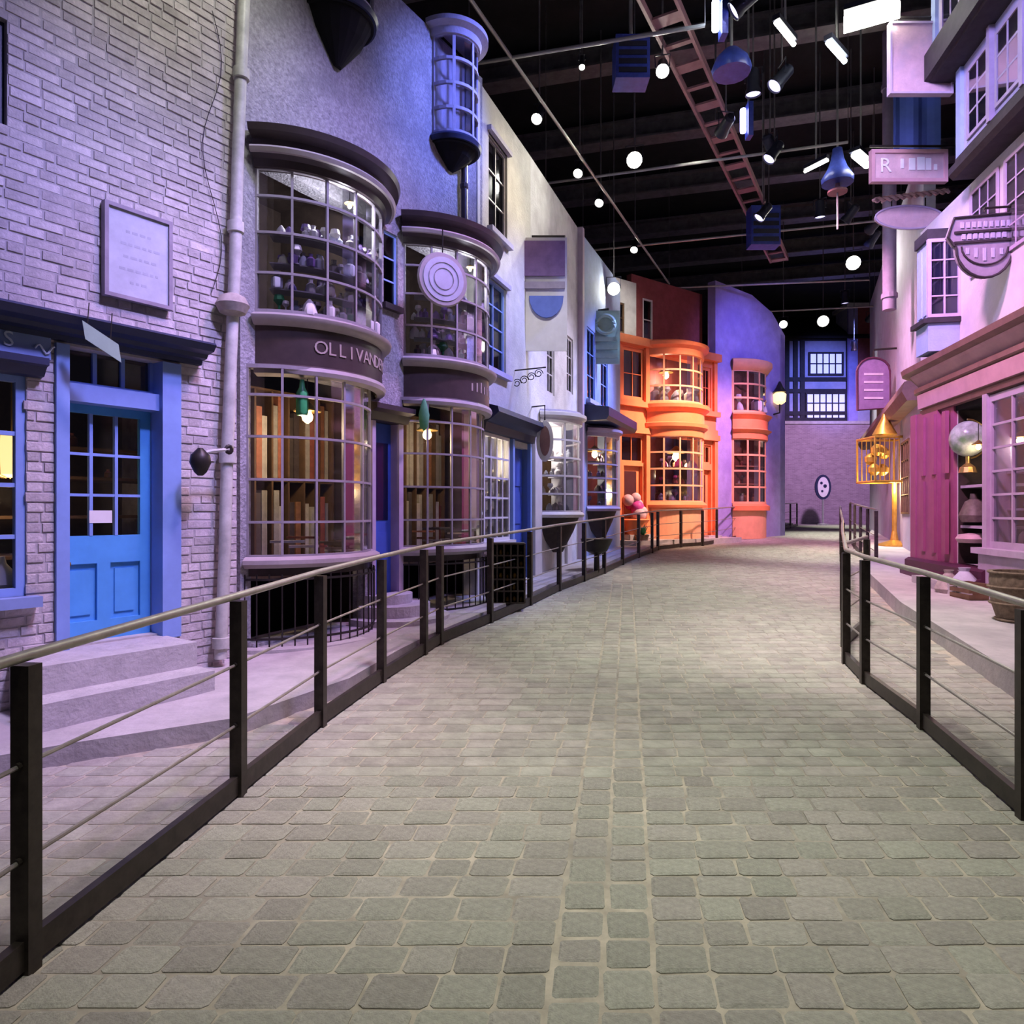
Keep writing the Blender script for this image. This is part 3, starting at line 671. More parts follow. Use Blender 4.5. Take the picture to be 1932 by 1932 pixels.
# upper bays
def oriel(F, u0, u1, sag, z0, z1, label, gm, fm='lilac_plaster', rows=4, cols=4, tail=.5):
    bw = Bow(F, u0, u1, sag)
    t = thing('oriel_window', F((u0+u1)/2, sag, z0), label, 'window')
    bw.band([(-.05, z0), (.03, z0), (.05, z0+.05), (.02, z0+.09), (-.05, z0+.1)]).build('sill', 'dark_blue', t, smooth=True)
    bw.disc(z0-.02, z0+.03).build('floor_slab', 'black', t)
    bw.glaze(z0+.1, z1-.12, cols, rows, t, fm=fm, gm=gm, mw=.04)
    bw.band([(-.05, z1-.14), (.03, z1-.14), (.05, z1-.06), (.14, z1-.03), (.14, z1+.03), (.0, z1+.08), (-.05, z1+.08)]).build('cornice', fm, t, smooth=True)
    bw.disc(z1, z1+.06).build('cap', fm, t)
    n = 10; c = F((u0+u1)/2, .02, z0-tail)
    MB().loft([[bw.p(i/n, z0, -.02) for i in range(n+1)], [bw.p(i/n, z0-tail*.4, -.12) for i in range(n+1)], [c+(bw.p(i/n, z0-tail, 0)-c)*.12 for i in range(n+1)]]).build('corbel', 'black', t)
    MB().fbox(F, u0+.03, u1-.03, .0, .02, z0+.1, z1-.1).build('back_panel', 'lilac_plaster', t)
    return t
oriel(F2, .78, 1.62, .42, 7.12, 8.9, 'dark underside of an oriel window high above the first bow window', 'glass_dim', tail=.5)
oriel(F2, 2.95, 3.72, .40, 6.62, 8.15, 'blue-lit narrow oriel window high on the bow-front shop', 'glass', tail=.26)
c = F2.u(876, .08)
pp2 = thing('rain_pipe', F2(c, .08, 5.5), 'thin rain pipe between the bow-front shop and the cream wall', 'pipe')
MB().tube([F2(c, .08, 5.44), F2(c, .08, 7.0)], .045, 10).build('pipe', 'bow_band', pp2, smooth=True)
MB().lathe([(.05, 0), (.06, .02), (.06, .06), (.05, .08)], F2(c, .08, 6.2), 10).build('pipe_collar', 'bow_band', pp2)
# things shown in the bows
def clock():
    p = F2(F2.u(835, .58), .58, 0); zz = CAMZ+(CY-528)/FPX*p.y
    c = V(p.x, p.y, zz); ax = (-p).normalized(); ax = V(ax.x*.6+F2.n[0]*.55, ax.y*.9, 0).normalized()
    t = thing('round_sign', c-V(0, 0, .33), 'large round pale dial hung inside the second bow window', 'clock')
    MB().lathe([(.27, -.02), (.325, -.025), (.335, .0), (.32, .03), (.28, .03)], c, 28, ax=ax).build('rim', 'bow_lip', t, smooth=True)
    MB().lathe([(.0, .0), (.27, .032), (.27, .04), (0, .041)], c, 28, ax=ax).build('dial', 'plaque', t)
    for r in (.20, .13): 
        x = ax.cross(V(0, 0, 1)).normalized(); MB().tube([c+ax*.043+(x*math.cos(k*.2618)+V(0, 0, 1)*math.sin(k*.2618))*r for k in range(24)], .006, 5, closed=True).build('ring_mark', 'muntin', t)
    MB().tube([c+V(0, 0, .33), c+V(0, 0, .62)], .008, 6).build('hanger', 'iron', t)
clock()
HUE = {'goods_pale': 'pale', 'white_card': 'white', 'goods_dark': 'dark', 'green_bottle': 'green', 'goods_violet': 'violet', 'goods_red': 'reddish', 'plaque': 'grey', 'magenta': 'magenta', 'pale_green': 'pale green'}
def goods(bow, n, z0, z1, off0, off1, mats, names, label, group, cat, s0=.02, s1=.05, t0=.06, t1=.94, wand=False):
    its = sorted(((R.choice(z0) if isinstance(z0, list) else z0), t0+(t1-t0)*R.random()) for i in range(n)); lvs = sorted(set(q[0] for q in its)); cnt = {}
    for lv, t in its:
        o_ = -R.uniform(off0, off1); m = R.choice(mats); cnt[lv] = cnt.get(lv, -1)+1
        p = bow.p(t, lv, o_); s = R.uniform(s0, s1); b = MB()
        if wand:
            w = R.uniform(.02, .035); h = R.uniform(.02, .03); l = R.uniform(.10, .18); an = R.uniform(-.5, .5); dx, dy = math.cos(an), math.sin(an)
            zz = lv+R.choice([0, .03, .06, .09, .12, .15, .18, .22, .26, .3])
            q = V(p.x, p.y, zz); X = V(dx, dy, 0)*l; Y_ = V(-dy, dx, 0)*w
            b.hexa([q-X-Y_, q+X-Y_, q+X+Y_, q-X+Y_, q-X-Y_+V(0, 0, h), q+X-Y_+V(0, 0, h), q+X+Y_+V(0, 0, h), q-X+Y_+V(0, 0, h)])
        else:
            k = R.choice([0, 1, 2])
            pr_ = [[(s*.8, 0), (s, s*.3), (s, s*1.7), (s*.45, s*2.2), (s*.45, s*2.8), (s*.55, s*2.9)], [(s*.6, 0), (s*.2, s*.3), (s*.2, s*1.4), (s*.9, s*2.2), (s*.7, s*3)], [(s*1.1, 0), (s*1.2, s*.4), (s*.9, s*1.5), (s*.2, s*2.4)]][k]
            b.lathe(pr_, p, 8)
        row = '' if len(lvs) == 1 else ', '+['lowest', 'second', 'third', 'fourth'][lvs.index(lv)]+' row'
        tag(b.build(names, m, None, smooth=not wand), f'{HUE[m]} {label}{row}, {nth(cnt[lv])} from its near end', cat, group)
for bw, w in ((lo1, 'first'), (lo2, 'second')):
    goods(bw, 16, 1.12, 0, .12, .5, ['goods_red', 'goods_pale', 'goods_dark'], 'wand_box', f'slim box low in the {w} bow window', f'slim boxes low in the {w} bow', 'box', wand=True)
for bw, w in ((hi1, 'first'), (hi2, 'second')):
    goods(bw, 38, 3.64, 0, .05, .24, ['goods_pale', 'white_card', 'white_card', 'goods_dark', 'green_bottle', 'plaque'], 'glass_bottle', f'bottle in the {w} upper bow', f'ornaments in the {w} upper bow', 'bottle', .04, .075)
    for zz in (3.88, 4.14, 4.42): 
        bw.band([(-.24, zz-.012), (-.05, zz-.012), (-.05, zz), (-.24, zz)], n=14, t0=.06, t1=.94).build('display_shelf', 'muntin', B2)
    goods(bw, 108, [3.88, 4.14, 4.42], 0, .06, .21, ['goods_pale', 'white_card', 'white_card', 'plaque', 'goods_violet'], 'trinket', f'trinket on the {w} upper bow shelves', f'trinkets on the {w} upper bow shelves', 'trinket', .035, .065)
# tall shelving inside the lower bows
def bookcase(F, u0, u1, z0, z1, v, cols, rows, parent, m='brown_wood'):
    t = MB().fbox(F, u0, u1, v-.3, v-.27, z0, z1)
    for i in range(cols+1): u = u0+(u1-u0)*i/cols; t.fbox(F, u-.012, u+.012, v-.27, v, z0, z1)
    for j in range(rows+1): z_ = z0+(z1-z0)*j/rows; t.fbox(F, u0, u1, v-.27, v, z_-.01, z_+.01)
    c = t.build('tall_shelving', m, None); return c
tag(bookcase(F2, .1, 1.7, 1.0, 3.0, -.55, 7, 2, B2), 'tall brown shelving of drawers behind the first bow window', 'shelf')
tag(bookcase(F2, 2.4, 3.95, 1.0, 3.0, -.55, 7, 2, B2), 'tall brown shelving of drawers behind the second bow window', 'shelf')
for u0 in (.1, 2.4):
    grp = 'wand boxes in the first bow shelving' if u0 < 1 else 'wand boxes in the second bow shelving'; wn = 'first' if u0 < 1 else 'second'
    for i in range(7):
        for j in range(2):
            uu = u0+(1.6 if u0 < 1 else 1.55)*(i+.5)/7; z_ = 1.01+1.0*j
            for q in range(2):
                h = R.uniform(.7, .95); o = MB().fbox(F2, uu-.085+q*.085, uu-.012+q*.085, -.8, -.57+R.uniform(-.03, .01), z_+.012, z_+h)
                m_ = R.choice(['goods_pale', 'goods_red', 'goods_dark', 'goods_pale']); tag(o.build('upright_box', m_, None), f'{HUE[m_]} upright box, {nth(i*2+q)} along the {nth(j)} shelf up, {wn} bow window', 'box', grp)
def shop_lamp(c, label, watts, s=1., col=(1, .74, .46)):
    t = thing('pendant_lamp', c-V(0, 0, .1*s), label, 'lamp')
    MB().lathe([(.012, -.07*s), (.05*s, -.04*s), (.06*s, .0), (.04*s, .05*s), (.015*s, .07*s)], c, 12).build('bulb', 'bulb_warm', t, smooth=True)
    MB().lathe([(.14*s, .05*s), (.145*s, .06*s), (.05*s, .13*s), (.02*s, .16*s)], c, 14).build('lamp_shade', 'brass', t, smooth=True)
    MB().tube([c+V(0, 0, .15*s), c+V(0, 0, .55*s)], .006, 6).build('stem', 'iron', t)
    glow(c-V(0, 0, .12*s), col, watts, .08, t)
lp = F2(F2.u(580, .12), .12, 0); shop_lamp(V(lp.x, lp.y, CAMZ+(CY-786)/FPX*lp.y), 'warm lit pendant lamp in the first bow window', 30)
lp = F2(F2.u(806, .12), .12, 0); shop_lamp(V(lp.x, lp.y, CAMZ+(CY-820)/FPX*lp.y), 'warm lit pendant lamp in the second bow window', 24)
lp = F2(F2.u(570, .3), .3, 0); o = MB().lathe([(.05, 0), (.062, .03), (.062, .22), (.03, .28), (.022, .36)], V(lp.x, lp.y, 2.62), 12).build('green_vial', 'green_bottle', None, smooth=True); tag(o, 'tall green glass vial hanging high in the first bow window', 'bottle')
lp = F2(F2.u(800, .3), .3, 0); o = MB().lathe([(.005, 0), (.05, .05), (.07, .2), (.03, .36), (.012, .4)], V(lp.x, lp.y, 2.66), 10).build('green_vial', 'green_cloth', None, smooth=True); tag(o, 'green tasselled bundle hanging high in the second bow window', 'ornament')

for bw, w in ((hi1, 'first'), (hi2, 'second')): shop_lamp(bw.p(.5, 4.92, -.10), f'small display lamp high in the {w} upper bow', 75, .4, (.9, .88, 1))

# ------------------------------------------------------------------ left row: cream shop
F3 = Frame((-.47, 10.2), (.8, 2.1))
B3 = thing('cream_shop', F3(1, 0, .3), 'cream plastered shop with a pale gridded window and blue door', 'building')
e3 = 2.25; k3 = [(.06, 1.14, 1.2, 2.85), (1.30, 2.08, .3, 2.75), (F3.u(914), F3.u(955), 3.85, 5.25), (F3.u(922), F3.u(957), 6.0, 7.45)]
wall(F3, -.1, e3, -.1, 8.0, k3, 'cream_wall', 'wall', B3)
MB().fbox(F3, -.1, e3, -1.5, -1.45, .2, 7.9).build('interior_shell', 'interior', B3)
window(F3, *k3[0], 4, 5, B3, v=.03, fw=.05, mw=.03, fm='white_paint', name='shop_window')
MB().fbox(F3, 0, 1.2, -.1, .12, 1.12, 1.2).build('window_sill', 'white_paint', B3)
MB().fbox(F3, .02, 1.18, 0, .05, .4, 1.12).build('stall_riser', 'lilac_paint', B3)
MB().loft([[F3(u, v, z) for v, z in [(0, 2.85), (.1, 2.86), (.12, 2.98), (.22, 3.04), (.32, 3.12), (.3, 3.2), (0, 3.28)]] for u in (-.05, 2.2)]).build('cornice', 'dark_blue', B3)
MB().fbox(F3, 0, 1.2, 0, .08, 2.86, 2.97).build('fascia', 'bow_lip', B3)
d3 = MB().fbox(F3, 1.30, 2.08, -.16, -.1, .5, 2.75).build('door', 'deep_blue', B3)
for zz in ((.65, 1.3), (1.45, 2.0), (2.1, 2.6)): MB().fbox(F3, 1.4, 1.98, -.1, -.085, *zz).build('door_panel', 'deep_blue', d3)
MB().fbox(F3, 1.22, 1.30, -.1, .06, .4, 2.85).fbox(F3, 2.08, 2.16, -.1, .06, .4, 2.85).build('door_frame', 'frame_blue', B3)
MB().fbox(F3, 1.2, 2.2, -.2, .3, .2, .5).build('door_step', 'step_stone', B3)
window(F3, *k3[2], 2, 4, B3, v=-.04, fm='frame_blue', gm='glass_dim', name='sash_window', back='dark_blue')
window(F3, *k3[3], 2, 3, B3, v=-.04, fm='muntin', gm='glass_dim', name='sash_window', back='black')
for kk in k3[2:]: MB().fbox(F3, kk[0]-.06, kk[1]+.06, -.02, .09, kk[2]-.08, kk[2]).build('window_sill', 'lilac_plaster', B3); MB().fbox(F3, kk[0]-.06, kk[1]+.06, -.02, .07, kk[3], kk[3]+.07).build('window_head', 'lilac_plaster', B3)
for i in range(46):
    zz = [1.24, 1.52, 1.84, 2.15][i % 4]; s = R.uniform(.035, .06); u = .14+(i//4)*.078+R.uniform(-.02, .02)
    o = MB().lathe([(s*.8, 0), (s, s*.5), (s*.9, s*2), (s*.3, s*2.8), (s*.35, s*3.2)], F3(u, -.12-R.uniform(0, .1), zz), 8).build('white_bottle', R.choice(['goods_pale', 'white_card', 'parchment']), None, smooth=True)
    tag(o, f'pale bottle, {nth(i//4)} along shelf {nth(i % 4)} up in the cream shop window', 'bottle', 'pale bottles in the cream shop window')
for zz in (1.24, 1.52, 1.84, 2.15): MB().fbox(F3, .06, 1.14, -.3, -.06, zz-.015, zz).build('display_shelf', 'white_paint', B3)
# scrolled iron bracket
sb = thing('scroll_bracket', F3(1.9, .1, 3.4), 'ornate scrolled iron bracket on the cream shop above its door', 'bracket')
p0 = at(962, 700, 11.6); p1 = at(1030, 693, 11.3); sc = MB().tube([p0, p1], .012, 6).tube([p0+V(0, 0, .1), at(962, 770, 11.6)], .012, 6)
for k in range(4):
    c = p0+(p1-p0)*(.2+.2*k)+V(0, 0, -.09-.07*(3-k)*.6); r = .075
    sc.tube([c+V(math.cos(q*.5)*r*(1-q*.035), 0, math.sin(q*.5)*r*(1-q*.035)) for q in range(20)], .008, 5)
sc.build('scrollwork', 'iron', sb)
# tall hanging board at the corner, with strips and a blue shield
def board(px0, px1, py0, py1, Y, m, th=.04):
    p, q = at(px0, py1, Y), at(px1, py0, Y); return MB().box(p.x, q.x, Y, Y+th, p.z, q.z)
hb = thing('hanging_board', at(1028, 660, 12.0), 'tall hanging board with a purple panel and blue half-round shield', 'sign')
board(984, 1070, 448, 662, 12.06, 0).build('board', 'white_paint', hb)
board(989, 1066, 454, 520, 12.0, 0).build('purple_panel', 'sign_purple', hb)
board(989, 1066, 531, 544, 12.0, 0).build('purple_strip', 'sign_grey', hb)
c = at(1031, 558, 12.0); MB().prism([c+V(-.3, 0, 0), c+V(.3, 0, 0)]+[c+V(.3*math.cos(a), 0, -.38*math.sin(a)) for a in [i*math.pi/10 for i in range(1, 10)]], (0, .05, 0)).build('shield', 'shield_blue', hb)
MB().tube([at(1066, 446, 12.05), at(1000, 446, 12.4)], .02, 6).build('bracket_arm', 'iron', hb)

# ------------------------------------------------------------------ left row: white shop with bow, blue shop
F4 = Frame((.33, 12.3), (1.14, 3.1))
B4 = thing('white_shop', F4(1.5, 0, .4), 'narrow white shop with a single bow window on a dark corbel', 'building')
e4 = 3.3; wall(F4, 0, e4, -.1, 8.0, [(.62, 2.0, 1.6, 3.4), (1.0, 1.5, 3.95, 5.1), (2.4, 2.9, 4.2, 5.4)], 'white_wall', 'wall', B4)
MB().fbox(F4, 0, e4, -1.4, -1.35, .2, 7.9).build('interior_shell', 'lilac_plaster', B4)
def small_bow(F, u0, u1, z0, z1, B, fm, cm, cols, rows, sag=.5):
    w = Bow(F, u0, u1, sag); w.disc(z0-.08, z0, -.02).build('window_floor', fm, B)
    w.band([(-.05, z0-.07), (.06, z0-.07), (.08, z0-.02), (.03, z0+.03), (-.05, z0+.03)]).build('window_sill', fm, B, smooth=True)
    w.glaze(z0+.03, z1, cols, rows, B, fm=fm, mw=.035)
    w.band([(-.05, z1-.02), (.03, z1-.02), (.04, z1+.06), (.12, z1+.1), (.12, z1+.16), (-.05, z1+.2)]).build('cornice', fm, B, smooth=True)
    w.disc(z1+.12, z1+.22, .02).build('bow_roof', cm, B)
    n = 10; c = F((u0+u1)/2, .1, z0-.75)
    MB().loft([[w.p(i/n, z0-.07, -.03) for i in range(n+1)], [w.p(i/n, z0-.35, -.14) for i in range(n+1)], [c+(w.p(i/n, z0-.75, 0)-c)*.25 for i in range(n+1)]]).build('corbel', 'dark_wood', B, smooth=True)
    return w
w4 = small_bow(F4, .55, 2.1, 1.62, 3.35, B4, 'white_paint', 'lilac_plaster', 4, 5, .55)
MB().fbox(F4, .1, .5, -.02, .06, .3, 3.2).build('pilaster', 'white_paint', B4); MB().fbox(F4, 2.25, 2.6, -.02, .06, .3, 3.3).build('pilaster', 'white_paint', B4)
window(F4, 1.0, 1.5, 3.95, 5.1, 2, 3, B4, v=-.03, fm='white_paint', gm='glass_dim', name='upper_window', back='lilac_plaster')
window(F4, 2.4, 2.9, 4.2, 5.4, 2, 3, B4, v=-.03, fm='white_paint', gm='glass_dim', name='upper_window', back='dark_blue')
goods(w4, 40, [1.68, 2.0, 2.35, 2.7], 0, .2, .5, ['white_card', 'goods_pale', 'plaque'], 'porcelain_piece', 'porcelain in the white shop bow', 'porcelain in the white shop bow', 'ornament', .03, .07)
for zz in (2.0, 2.35, 2.7): w4.band([(-.52, zz-.02), (-.18, zz-.02), (-.18, zz), (-.52, zz)], n=10).build('display_shelf', 'white_paint', B4)
ov = thing('oval_sign', at(1028, 870, 12.2), 'narrow white oval emblem hanging before the white shop bow', 'sign')
c = at(1028, 832, 12.0); MB().prism([c+V(.15*math.cos(a), 0, .36*math.sin(a)) for a in [i*math.pi/9 for i in range(18)]], (0, .04, 0)).build('oval_board', 'white_paint', ov)
MB().prism([c+V(.09*math.cos(a), -.012, .26*math.sin(a)) for a in [i*math.pi/9 for i in range(18)]], (0, .012, 0)).build('emblem', 'fascia_brown', ov)
MB().tube([c+V(0, .02, .36), c+V(0, .02, .62), c+V(-.3, .5, .66)], .014, 6).build('bracket_arm', 'iron', ov)
cw = thing('wall_clutter_box', F4(.9, .5, .55), 'dark trough standing on a post below the white shop bow', 'planter')
MB().lathe([(.05, 0), (.06, .05), (.05, .35), (.2, .42), (.3, .62), (.31, .66)], F4(1.3, .9, .48), 12).build('trough', 'iron', cw, smooth=True)
F5 = Frame((1.47, 15.4), (1.3, 3.2))
B5 = thing('blue_shop', F5(1.6, 0, .5), 'pale blue shop with a small bow window before the orange shop', 'building')
wall(F5, 0, 4.1, -.1, 8.0, [(.7, 2.5, 1.75, 3.6), (.75, 1.45, 4.3, 6.0), (2.0, 2.7, 4.3, 6.0)], 'blue_wall', 'wall', B5)
MB().fbox(F5, 0, 4.1, -1.4, -1.35, .2, 7.9).build('interior_shell', 'interior', B5)
MB().fbox(F5, -.02, .12, -.02, .12, .4, 8.0).build('corner_post', 'lilac_paint', B5)
w5 = small_bow(F5, .7, 2.5, 1.75, 3.45, B5, 'lilac_paint', 'dark_blue', 4, 5, .5)
MB().loft([[F5(u, v, z) for v, z in [(0, 3.7), (.6, 3.72), (.66, 3.8), (.66, 4.0), (0, 4.1)]] for u in (.2, 3.2)]).build('cornice', 'dark_blue', B5)
for a, c in ((.75, 1.45), (2.0, 2.7)):
    window(F5, a, c, 4.3, 6.0, 2, 3, B5, v=-.02, fm='frame_blue', gm='glass_dim', name='sash_window', back='deep_blue'); MB().fbox(F5, a-.06, c+.06, 0, .1, 4.2, 4.3).build('window_sill', 'white_paint', B5)
goods(w5, 34, [1.8, 2.15, 2.5, 2.85], 0, .12, .42, ['goods_violet', 'goods_pale', 'plaque', 'goods_dark'], 'violet_jar', 'jar in the blue shop bow', 'jars in the blue shop bow', 'jar', .04, .08)
for zz in (2.15, 2.5, 2.85): w5.band([(-.45, zz-.02), (-.1, zz-.02), (-.1, zz), (-.45, zz)], n=10).build('display_shelf', 'muntin', B5)
shop_lamp(at(1122, 857, 17.0), 'warm lit pendant lamp in the blue shop bow', 40, 1.3)
shop_lamp(F3(.6, -.5, 2.55), 'small lamp inside the cream shop window', 90, .5, (1, .85, .65))
shop_lamp(F4(1.2, -.1, 3.1), 'small white lamp inside the white shop bow', 70, .5, (1, .9, .85))
og = thing('green_sign', at(1142, 665, 16.8), 'pale green hanging sign with a round eye and stacked bars', 'sign')
gm = MB(); c = at(1142, 612, 16.8)
gm.tube([c+V(.22*math.cos(a), 0, .22*math.sin(a)) for a in [i*math.pi/8 for i in range(16)]], .055, 6, closed=True).build('ring', 'pale_green', og, smooth=True)
for k in range(3): MB().box(c.x-.3, c.x+.3, c.y-.03, c.y+.03, c.z-.42-.2*k, c.z-.31-.2*k).build('bar', 'pale_green', og)
MB().box(c.x-.36, c.x+.36, c.y+.05, c.y+.1, c.z-.95, c.z+.35).build('board', 'pale_green', og)
MB().tube([c+V(.1, .1, .4), c+V(-.7, .5, .4)], .03, 6).build('bracket_arm', 'iron', og)

# ------------------------------------------------------------------ orange shop and the purple house
F6 = Frame((2.95, 19.7), (3.7, 2.75))
B6 = thing('orange_shop', F6(2.3, 0, .8), 'bright orange two-storey shop with a central bow window', 'building')
L6 = 4.6; zb = .75
s1_, s2_ = F6.u(1226, .1), F6.u(1322, .1)
def O(b, n='trim', m='orange_paint'): return b.build(n, m, B6)
hol = [(.25, s1_-.15, 3.1, 3.9), (.35, s1_-.2, 1.0, 3.0), (s1_, s2_, 1.9, 3.95), (.3, s1_-.12, 4.95, 6.45), (s1_, s2_, 4.95, 6.4), (s2_+.2, L6-.25, .9, 3.0), (s2_+.2, L6-.25, 3.2, 3.8), (s2_+.2, L6-.25, 5.0, 6.3)]
wall(F6, 0, L6, -.1, 6.75, hol, 'orange_paint', 'wall', B6, th=.3)
MB().fbox(F6, 0, L6, -1.8, -1.75, .5, 6.7).fbox(F6, 0, L6, -1.8, -.3, 4.3, 4.4).build('interior_shell', 'red_wall', B6)
ob = Bow(F6, s1_, s2_, .75)
ob.disc(zb, 1.85).build('bow_base', 'orange_light', B6)
ob.band([(-.05, 1.78), (.12, 1.78), (.14, 1.86), (.05, 1.95), (-.05, 1.95)]).build('window_sill', 'orange_paint', B6, smooth=True)
ob.glaze(1.95, 3.92, 6, 4, B6, fm='orange_light', mw=.05)
ob.band([(-.05, 3.88), (.04, 3.9), (.05, 4.1), (.16, 4.18), (.18, 4.28), (.05, 4.32), (.05, 4.62), (.2, 4.74), (.22, 4.84), (.02, 4.92), (-.05, 4.92)], n=24).build('bow_entablature', 'orange_paint', B6, smooth=True)
ob.disc(4.3, 4.42, -.02).build('bow_floor', 'red_wall', B6)
ob.glaze(4.92, 6.35, 6, 3, B6, fm='orange_light', mw=.05)
ob.band([(-.05, 6.3), (.04, 6.32), (.05, 6.5), (.18, 6.58), (.2, 6.68), (-.05, 6.75)], n=24).build('bow_cornice', 'orange_paint', B6, smooth=True)
ob.disc(6.66, 6.76).build('bow_roof', 'orange_paint', B6)
for (za, zc, dv_) in ((3.95, 4.12, .14), (4.12, 4.30, .05), (4.72, 4.88, .16), (6.5, 6.74, .2)):
    MB().fbox(F6, -.05, s1_, 0, dv_, za, zc).build('string_course', 'orange_paint', B6); MB().fbox(F6, s2_, L6+.05, 0, dv_, za, zc).build('string_course', 'orange_paint', B6)
for u in (0, s1_-.14, s2_, L6-.18): MB().fbox(F6, u, u+.16, 0, .1, zb, 3.95).build('pilaster', 'orange_paint', B6); MB().fbox(F6, u, u+.16, 0, .08, 4.88, 6.5).build('pilaster', 'orange_paint', B6)
for h in (hol[0], hol[6]): window(F6, *h, 2, 1, B6, v=-.05, fw=.06, fm='orange_paint', gm='glass_dim', name='transom_window', back='red_wall')
for h in (hol[3], hol[7]): window(F6, *h, 2, 2, B6, v=-.04, fw=.09, fm='orange_paint', gm='glass_dim', name='upper_window', back='goods_pale')
for h in (hol[1], hol[5]):
    dd = MB().fbox(F6, h[0], h[1], -.2, -.13, h[2], h[3]).build('door', 'orange_paint', B6)
    MB().fbox(F6, h[0]+.15, h[1]-.15, -.13, -.11, h[2]+1.0, h[3]-.15).build('pane', 'glass_dim', dd); MB().fbox(F6, h[0]+.15, h[1]-.15, -.13, -.115, h[2]+.15, h[2]+.85).build('door_panel', 'orange_light', dd)
    MB().fbox(F6, h[0]-.1, h[1]+.1, -.3, .35, zb, h[2]).build('door_step', 'step_stone', B6)
MB().fbox(F6, -.1, L6+.1, -.3, .9, .55, .85).build('plinth', 'step_stone', B6)
goods(ob, 34, [2.0, 2.5, 3.0], 0, .2, .8, ['goods_red', 'goods_pale', 'goods_dark', 'magenta', 'goods_violet'], 'joke_toy', 'toy in the orange lower bow', 'toys in the orange lower bow', 'toy', .06, .12)
goods(ob, 14, [4.98], 0, .2, .8, ['plaque', 'goods_pale', 'pale_green'], 'joke_toy', 'toy in the orange upper bow', 'toys in the orange upper bow', 'toy', .1, .22)
for zz in (2.5, 3.0): ob.band([(-.8, zz-.03), (-.15, zz-.03), (-.15, zz), (-.8, zz)], n=10).build('display_shelf', 'brown_wood', B6)
shop_lamp(F6((s1_+s2_)/2, .1, 3.35), 'warm lit pendant lamp in the orange bow window', 110, 2.)
shop_lamp(F6((s1_+s2_)/2, -.3, 5.9), 'pendant lamp glowing in the orange upper bow', 80, 1.6)
hz = thing('pink_barrow', at(1195, 1000, 19.3), 'pink and magenta heap of goods beside the orange door', 'barrow')
pc = at(1197, 0, 20.0)
for k in range(9):
    r_ = R.uniform(.14, .22); MB().lathe([(r_*math.sin(i*math.pi/8), -r_*math.cos(i*math.pi/8)) for i in range(9)], (pc.x+R.uniform(-.25, .25), pc.y+R.uniform(-.2, .2), 1.5+.07*k), 10).build('ball', R.choice(['magenta', 'magenta', 'sign_pink']), hz, smooth=True)
MB().lathe([(.34, .85), (.36, 1.3), (.45, 1.42), (.42, 1.45)], (pc.x, pc.y, 0), 12).build('tub', 'orange_paint', hz, smooth=True)
pb = thing('shop_plant', at(1212, 1000, 19.5), 'small dark green pot plant at the foot of the orange bow', 'plant')
c = at(1212, 985, 19.4)
MB().lathe([(.12, zg(19.4)+.1), (.18, zg(19.4)+.35), (.2, zg(19.4)+.38)], (c.x, c.y, 0), 10).build('pot', 'basket', pb)
lf = MB()
for i in range(40):
    a = R.uniform(0, 6.28); e = R.uniform(.2, 1.4); d_ = V(math.cos(a)*math.cos(e), math.sin(a)*math.cos(e), math.sin(e)); p = V(c.x, c.y, zg(19.4)+.36); q = p+d_*R.uniform(.2, .4); s_ = d_.cross(V(0, 0, 1)).normalized()*.04
    lf.add([p, p+(q-p)*.5+s_, q, p+(q-p)*.5-s_], [(0, 1, 2, 3)])
lf.build('leaves', 'green_cloth', pb)
# upper storey behind the orange front
B6b = thing('red_upper_house', F6(2, -.9, 6.7), 'dark red upper storey rising behind the orange shop roof', 'building')
wall(F6, 1.4, L6+.2, 5.0, 8.95, [(1.9, 2.35, 7.0, 8.3)], 'red_wall', 'wall', B6b, th=.2, v1=-.7)
window(F6, 1.9, 2.35, 7.0, 8.3, 1, 2, B6b, v=-.7, fm='white_paint', gm='glass', name='arched_window', back='white_card')
B6c = thing('cream_gable', F6(.6, -.9, 6.7), 'bright cream gable wall between the blue shop and red storey', 'building')
wall(F6, -.6, 1.4, 4.5, 8.6, [(.3, .9, 7.0, 7.9)], 'white_wall', 'wall', B6c, th=.2, v1=-.5)
window(F6, .3, .9, 7.0, 7.9, 2, 2, B6c, v=-.52, fm='brown_wood', gm='glass_dim', name='gable_window', back='goods_pale')
B7 = thing('purple_house', F6(6.5, 0, .8), 'tall plain purple-lit house with an orange bay', 'building')
b0, b1 = F6.u(1382), F6.u(1444); e7 = F6.u(1482)
P = [(L6, -.1), (e7, -.1), (e7, 8.0), (e7-.8, 8.7), (e7-2.0, 9.1), (L6, 9.2)]
MB().prism([F6(u, -.02, z) for u, z in P], -V(F6.n[0], F6.n[1], 0)*.3).build('wall', 'purple_wall', B7)
MB().fbox(F6, e7-.3, e7, -6, -.02, -.1, 8.0).build('end_wall', 'purple_wall', B7)
b7 = thing('orange_bay', F6((b0+b1)/2, .3, .8), 'separate tall orange bay window on the purple house', 'window')
ob2 = Bow(F6, b0, b1, .4)
ob2.disc(zb, 1.75).build('bay_base', 'orange_light', b7)
ob2.band([(-.05, 1.7), (.12, 1.7), (.12, 1.85), (-.05, 1.95)]).build('sill', 'orange_paint', b7)
ob2.glaze(1.95, 4.1, 4, 4, b7, fm='orange_light', mw=.06)
ob2.band([(-.05, 4.08), (.05, 4.1), (.05, 4.3), (.18, 4.4), (.05, 4.46), (.05, 4.75), (.2, 4.9), (-.05, 5.0)]).build('entablature', 'orange_paint', b7, smooth=True)
ob2.glaze(5.0, 6.4, 4, 3, b7, fm='orange_light', mw=.06)
